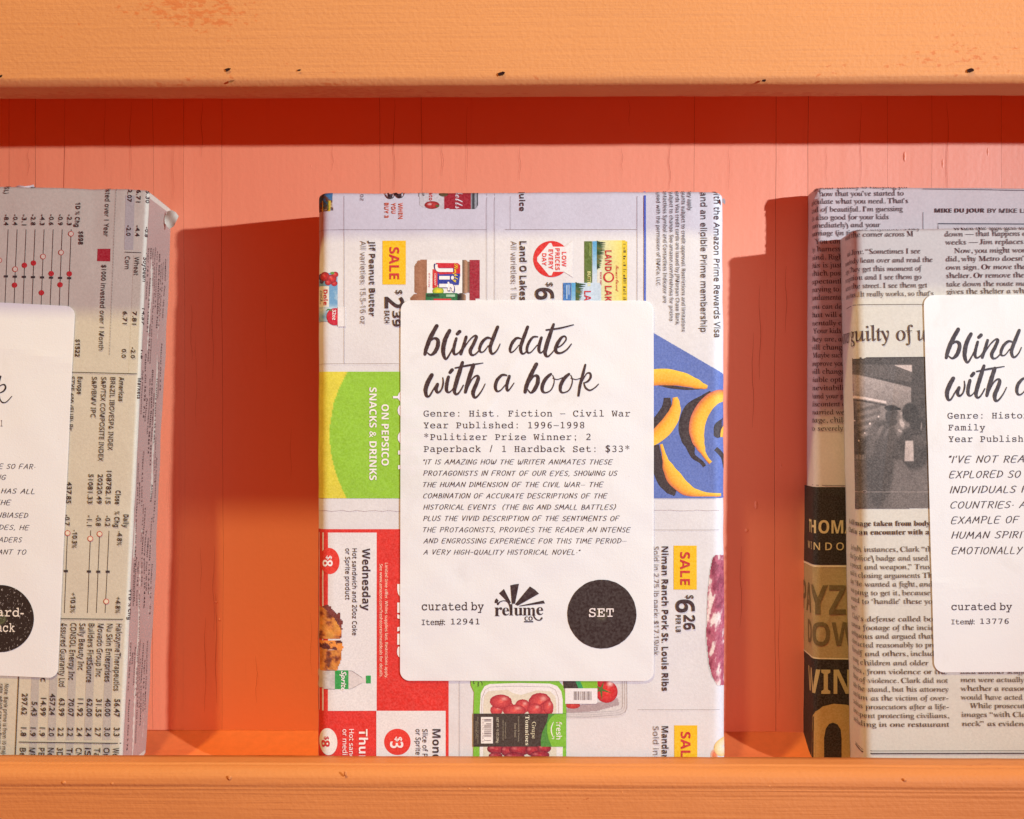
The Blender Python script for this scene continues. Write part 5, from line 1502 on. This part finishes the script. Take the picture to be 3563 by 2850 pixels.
I4 = (66, 50, 56)
for (s_, x, y) in (("Genre: Historical", 236, 102), ("Family", 240, 176), ("Year Published:", 242, 248)):
    for i, ch in enumerate(s_):
        if ch == ' ': continue
        v, _f = glyphs(ch, 'monom'); cw = min((v[:, 0].max() - v[:, 0].min()) * 36 / cap('monom'), 36)
        T(ch, x + 39.6 * i + (36 - cw) / 2, y - .2 * i * .6, 36, cw, 0, 'monom', I4, 2)
cur['part'] = 'label/quote_lettering'
for (s_, x, y, w) in (("\"I'VE NOT READ SUCH", 246, 378, 740), ("EXPLORED SO CLOSE", 248, 472, 690), ("INDIVIDUALS FROM", 252, 567, 640), ("COUNTRIES\u00b7 AN EX", 256, 662, 645), ("EXAMPLE OF THE", 260, 757, 590), ("HUMAN SPIRIT\u00b7 AN", 262, 851, 640), ("EMOTIONALLY DEEP", 264, 948, 640)):
    T(s_, x, y, 41, w, -.5, 'hand', I4, 2, wt=.108)
cur['part'] = 'label/curator_lettering'
T("curated by", 262, 1298, 42, 380, 0, 'monom', I4, 2); T("Item#:", 262, 1387, 30, 146, 0, 'monom', I4, 2); T("13776", 443, 1384, 31, 178, 0, 'monom', I4, 2)
# the same sun-ray logo, half out of the frame
use(BR, Frame(1380 + 1872, 1960 - 4, 920 / 2156), 'label/logo', LOFF); logo('label/logo')
BR.wrapper()
BR.finish({'*': M_INK, 'label/title_lettering': M_LINK, 'label/quote_lettering': M_LINK, 'label/details_lettering': M_LINK, 'label/curator_lettering': M_LINK, 'label/logo': M_LINK})

# ------------------------------------------------------------------ right, rear book
BB = Book("taller unlabelled book behind the right pair's front one, black advert low on its left edge",
          'L', kd(1716.5, 470), kd(1713, 1590), .0380, .0365, .170, .0145, .0030, .0016, kd(2000, 395), M_PAPER_B, "newspaper wrapped books on the shelf", wr=.00018, seed=23)
use(BB, N_, 'printed_text')
cw_ = 31.2
for (s_, x, y, xe) in (("if your family is rallying for", 120, 52, 1052), ("how that you\u2019ve started to", 190, 120, 1003), ("articulate what you need. That\u2019s", 40, 194, 1045), ("kind of beautiful. I\u2019m guessing", 50, 270, 995), ("it\u2019s also good for your kids", 50, 346, 860), ("immediately) and your", 60, 420, 780), ("marriage (in times", 60, 496, 610)):
    T(s_, x, y, 49, xe - x, -.5, 'serif', TI, 7)
for (s_, x, y) in (("You can actually", 128, 574), ("by harnessing your", 62, 648), ("mind. Right now, if", 62, 726), ("this is just some", 62, 802), ("which positive out", 62, 880), ("expectantly as if", 62, 957), ("praying to and in", 62, 1034), ("fundamental wa", 62, 1112)):
    T(s_, x + 22, y, 49, len(s_) * cw_ * .98, -.5, 'serif', TI, 7)
T("MIKE DU JOUR", 1300, 276, 40, 475, 0, 'bold', TI, 7); T("BY MIKE LESTER", 1806, 277, 40, 560, 0, 'lightm', TI, 7)
cur['part'] = 'printed_rule'
line([(1185, 51), (2400, 68)], 5, (90, 76, 90), 6); line([(1188, 272), (1188, 460)], 4, (90, 76, 90), 6); line([(1332, 460), (1332, 382), (2400, 386)], 9, (70, 58, 72), 6, sub=400)
use(BB, O_, 'printed_text')
for (s_, y) in (("you can decide", 80), ("that will event", 145), ("mentally clear", 210), (" Your kids no", 272), ("they are, and", 337), ("will change y", 402), (" Maybe such", 464), ("improve your", 530), ("will change a", 593), ("viable options", 657), ("inevitability of", 722), ("hand your pa", 787), ("discontent ch", 850), ("married well,", 914), ("stage, child-re", 977), ("to severely ed", 1042)):
    ind = 28 if s_[0] == ' ' else 0
    s_ = s_.strip()
    T(s_, 78 + ind, y, 40, len(s_) * 25.8 * .97, -.3, 'serif', TI, 7)
line([(20, 1470), (400, 1474)], 4, TI, 6, 'printed_rule')
cur['part'] = 'advert_panel'
BK = (40, 28, 22); CRM = (190, 166, 118); OLV = (112, 92, 56)
use(BB, Q_, 'advert_panel')
poly([(-330, -283), (560, -283), (560, 616), (-330, 616)], BK, 2, None, 6, False)
def crmfn(x, y): return np.array([178, 150, 104]) * (.95 + .08 * vnoise(x, y, 14, 4)[:, None])
patch([(-330, 628), (600, 628), (600, 1690), (-330, 1690)], crmfn, 14, 2, None, False); line([(-330, 632), (600, 632)], 20, (232, 212, 176), 4, sub=6, arcfix=False); line([(-330, 1688), (600, 1700)], 16, (226, 206, 170), 4, sub=6, arcfix=False)
T("THOMAS", -20, 252, 152, 760, 0, 'bold', (214, 188, 140), 6); T("W I N D O W", -80, 444, 86, 760, 0, 'lightm', (214, 188, 140), 6)
T("PAYZER", -350, 1188, 338, 1350, 0, 'bold', OLV, 6); T("DOWNS", -70, 1548, 270, 1150, 0, 'bold', OLV, 6)
use(BB, R_)
poly([(-270, 90), (640, 90), (640, 1200), (-270, 1200)], BK, 2, None, 6, False)
T("WINDOW", -50, 424, 232, 1230, 0, 'bold', CRM, 6)
OUT = [(110, 1200), (104, 900), (118, 700), (160, 600), (230, 545), (330, 520), (460, 530), (560, 570), (640, 660), (660, 900), (660, 1200)]
poly(OUT, (186, 150, 92), 4, None, 7); poly([(240, 1200), (240, 850), (256, 760), (290, 712), (325, 700), (370, 718), (400, 770), (408, 850), (408, 1200)], BK, 6)
BB.wrapper()
BB.finish({'*': M_INK})

# ------------------------------------------------------------------ torn and crumpled paper ends at the corners
def crumple(book, st_pts, depth, seed, name="torn_flap", mat=None):
    """small creased flap of paper: outline in (x, z) of the book's frame, with folded relief"""
    q = np.random.RandomState(seed)
    P = np.array(st_pts)
    bm = bmesh.new()
    bm.faces.new([bm.verts.new((a, b, 0)) for a, b in P])
    lo, hi = P.min(0), P.max(0)
    stp = max(hi - lo) / 9
    for ax in (0, 1):
        g = lo[ax] + stp
        while g < hi[ax]:
            bmesh.ops.bisect_plane(bm, geom=bm.verts[:] + bm.edges[:] + bm.faces[:], plane_co=(g, 0, 0) if ax == 0 else (0, g, 0), plane_no=(1, 0, 0) if ax == 0 else (0, 1, 0)); g += stp
    bmesh.ops.triangulate(bm, faces=bm.faces[:]); bm.verts.index_update()
    v = []
    for x in bm.verts:
        a, b = x.co.x, x.co.y
        d = depth + .0007 * math.sin(a * 700 + b * 400 + seed) + .0004 * math.sin(b * 900 - a * 500) + (q.rand() - .5) * .0001
        v.append(book.O + book.U * a + book.V * b + book.N * d)
    f = [[k.index for k in t.verts] for t in bm.faces]; bm.free()
    n = len(v)
    th = book.N * .00015
    vv = v + [p + th for p in v]
    ff = f + [[k + n for k in reversed(t)] for t in f]
    return mesh_obj(name, vv, ff, mat or book.paper, book.root, smooth=True)
w_, h_ = BL.w, BL.h
def pxl(b, pts): return [tuple(x) for x in b.px2st(np.array([(x * KD, y * KD) for x, y in pts]), False)]
crumple(BL, pxl(BL, [(-8, 398), (-6, 382), (14, 376), (30, 379), (46, 374), (52, 392), (46, 402)]), .012, 4, mat=M_TAPE)
crumple(BL, pxl(BL, [(60, 398), (66, 389), (71, 388), (75, 398)]), .010, 5)
crumple(BL, pxl(BL, [(312, 430), (318, 420), (330, 418), (339, 423), (344, 431), (340, 440), (333, 452), (322, 458), (313, 446)]), .023, 7)
crumple(BC, pxl(BC, [(1521, 426), (1521, 419), (1525, 417), (1528, 423), (1527, 430)]), .0006, 3, mat=flat('torn_paper_edge', (.30, .22, .22)))
crumple(BB, pxl(BB, [(1716, 418), (1722, 404), (1732, 397), (1740, 398), (1732, 408), (1722, 418)]), .0010, 6)

# ------------------------------------------------------------------ tidy
bpy.data.objects.remove(_to)
bpy.data.curves.remove(_cv)
for o in bpy.data.objects:
    if "_base" in o: del o["_base"]
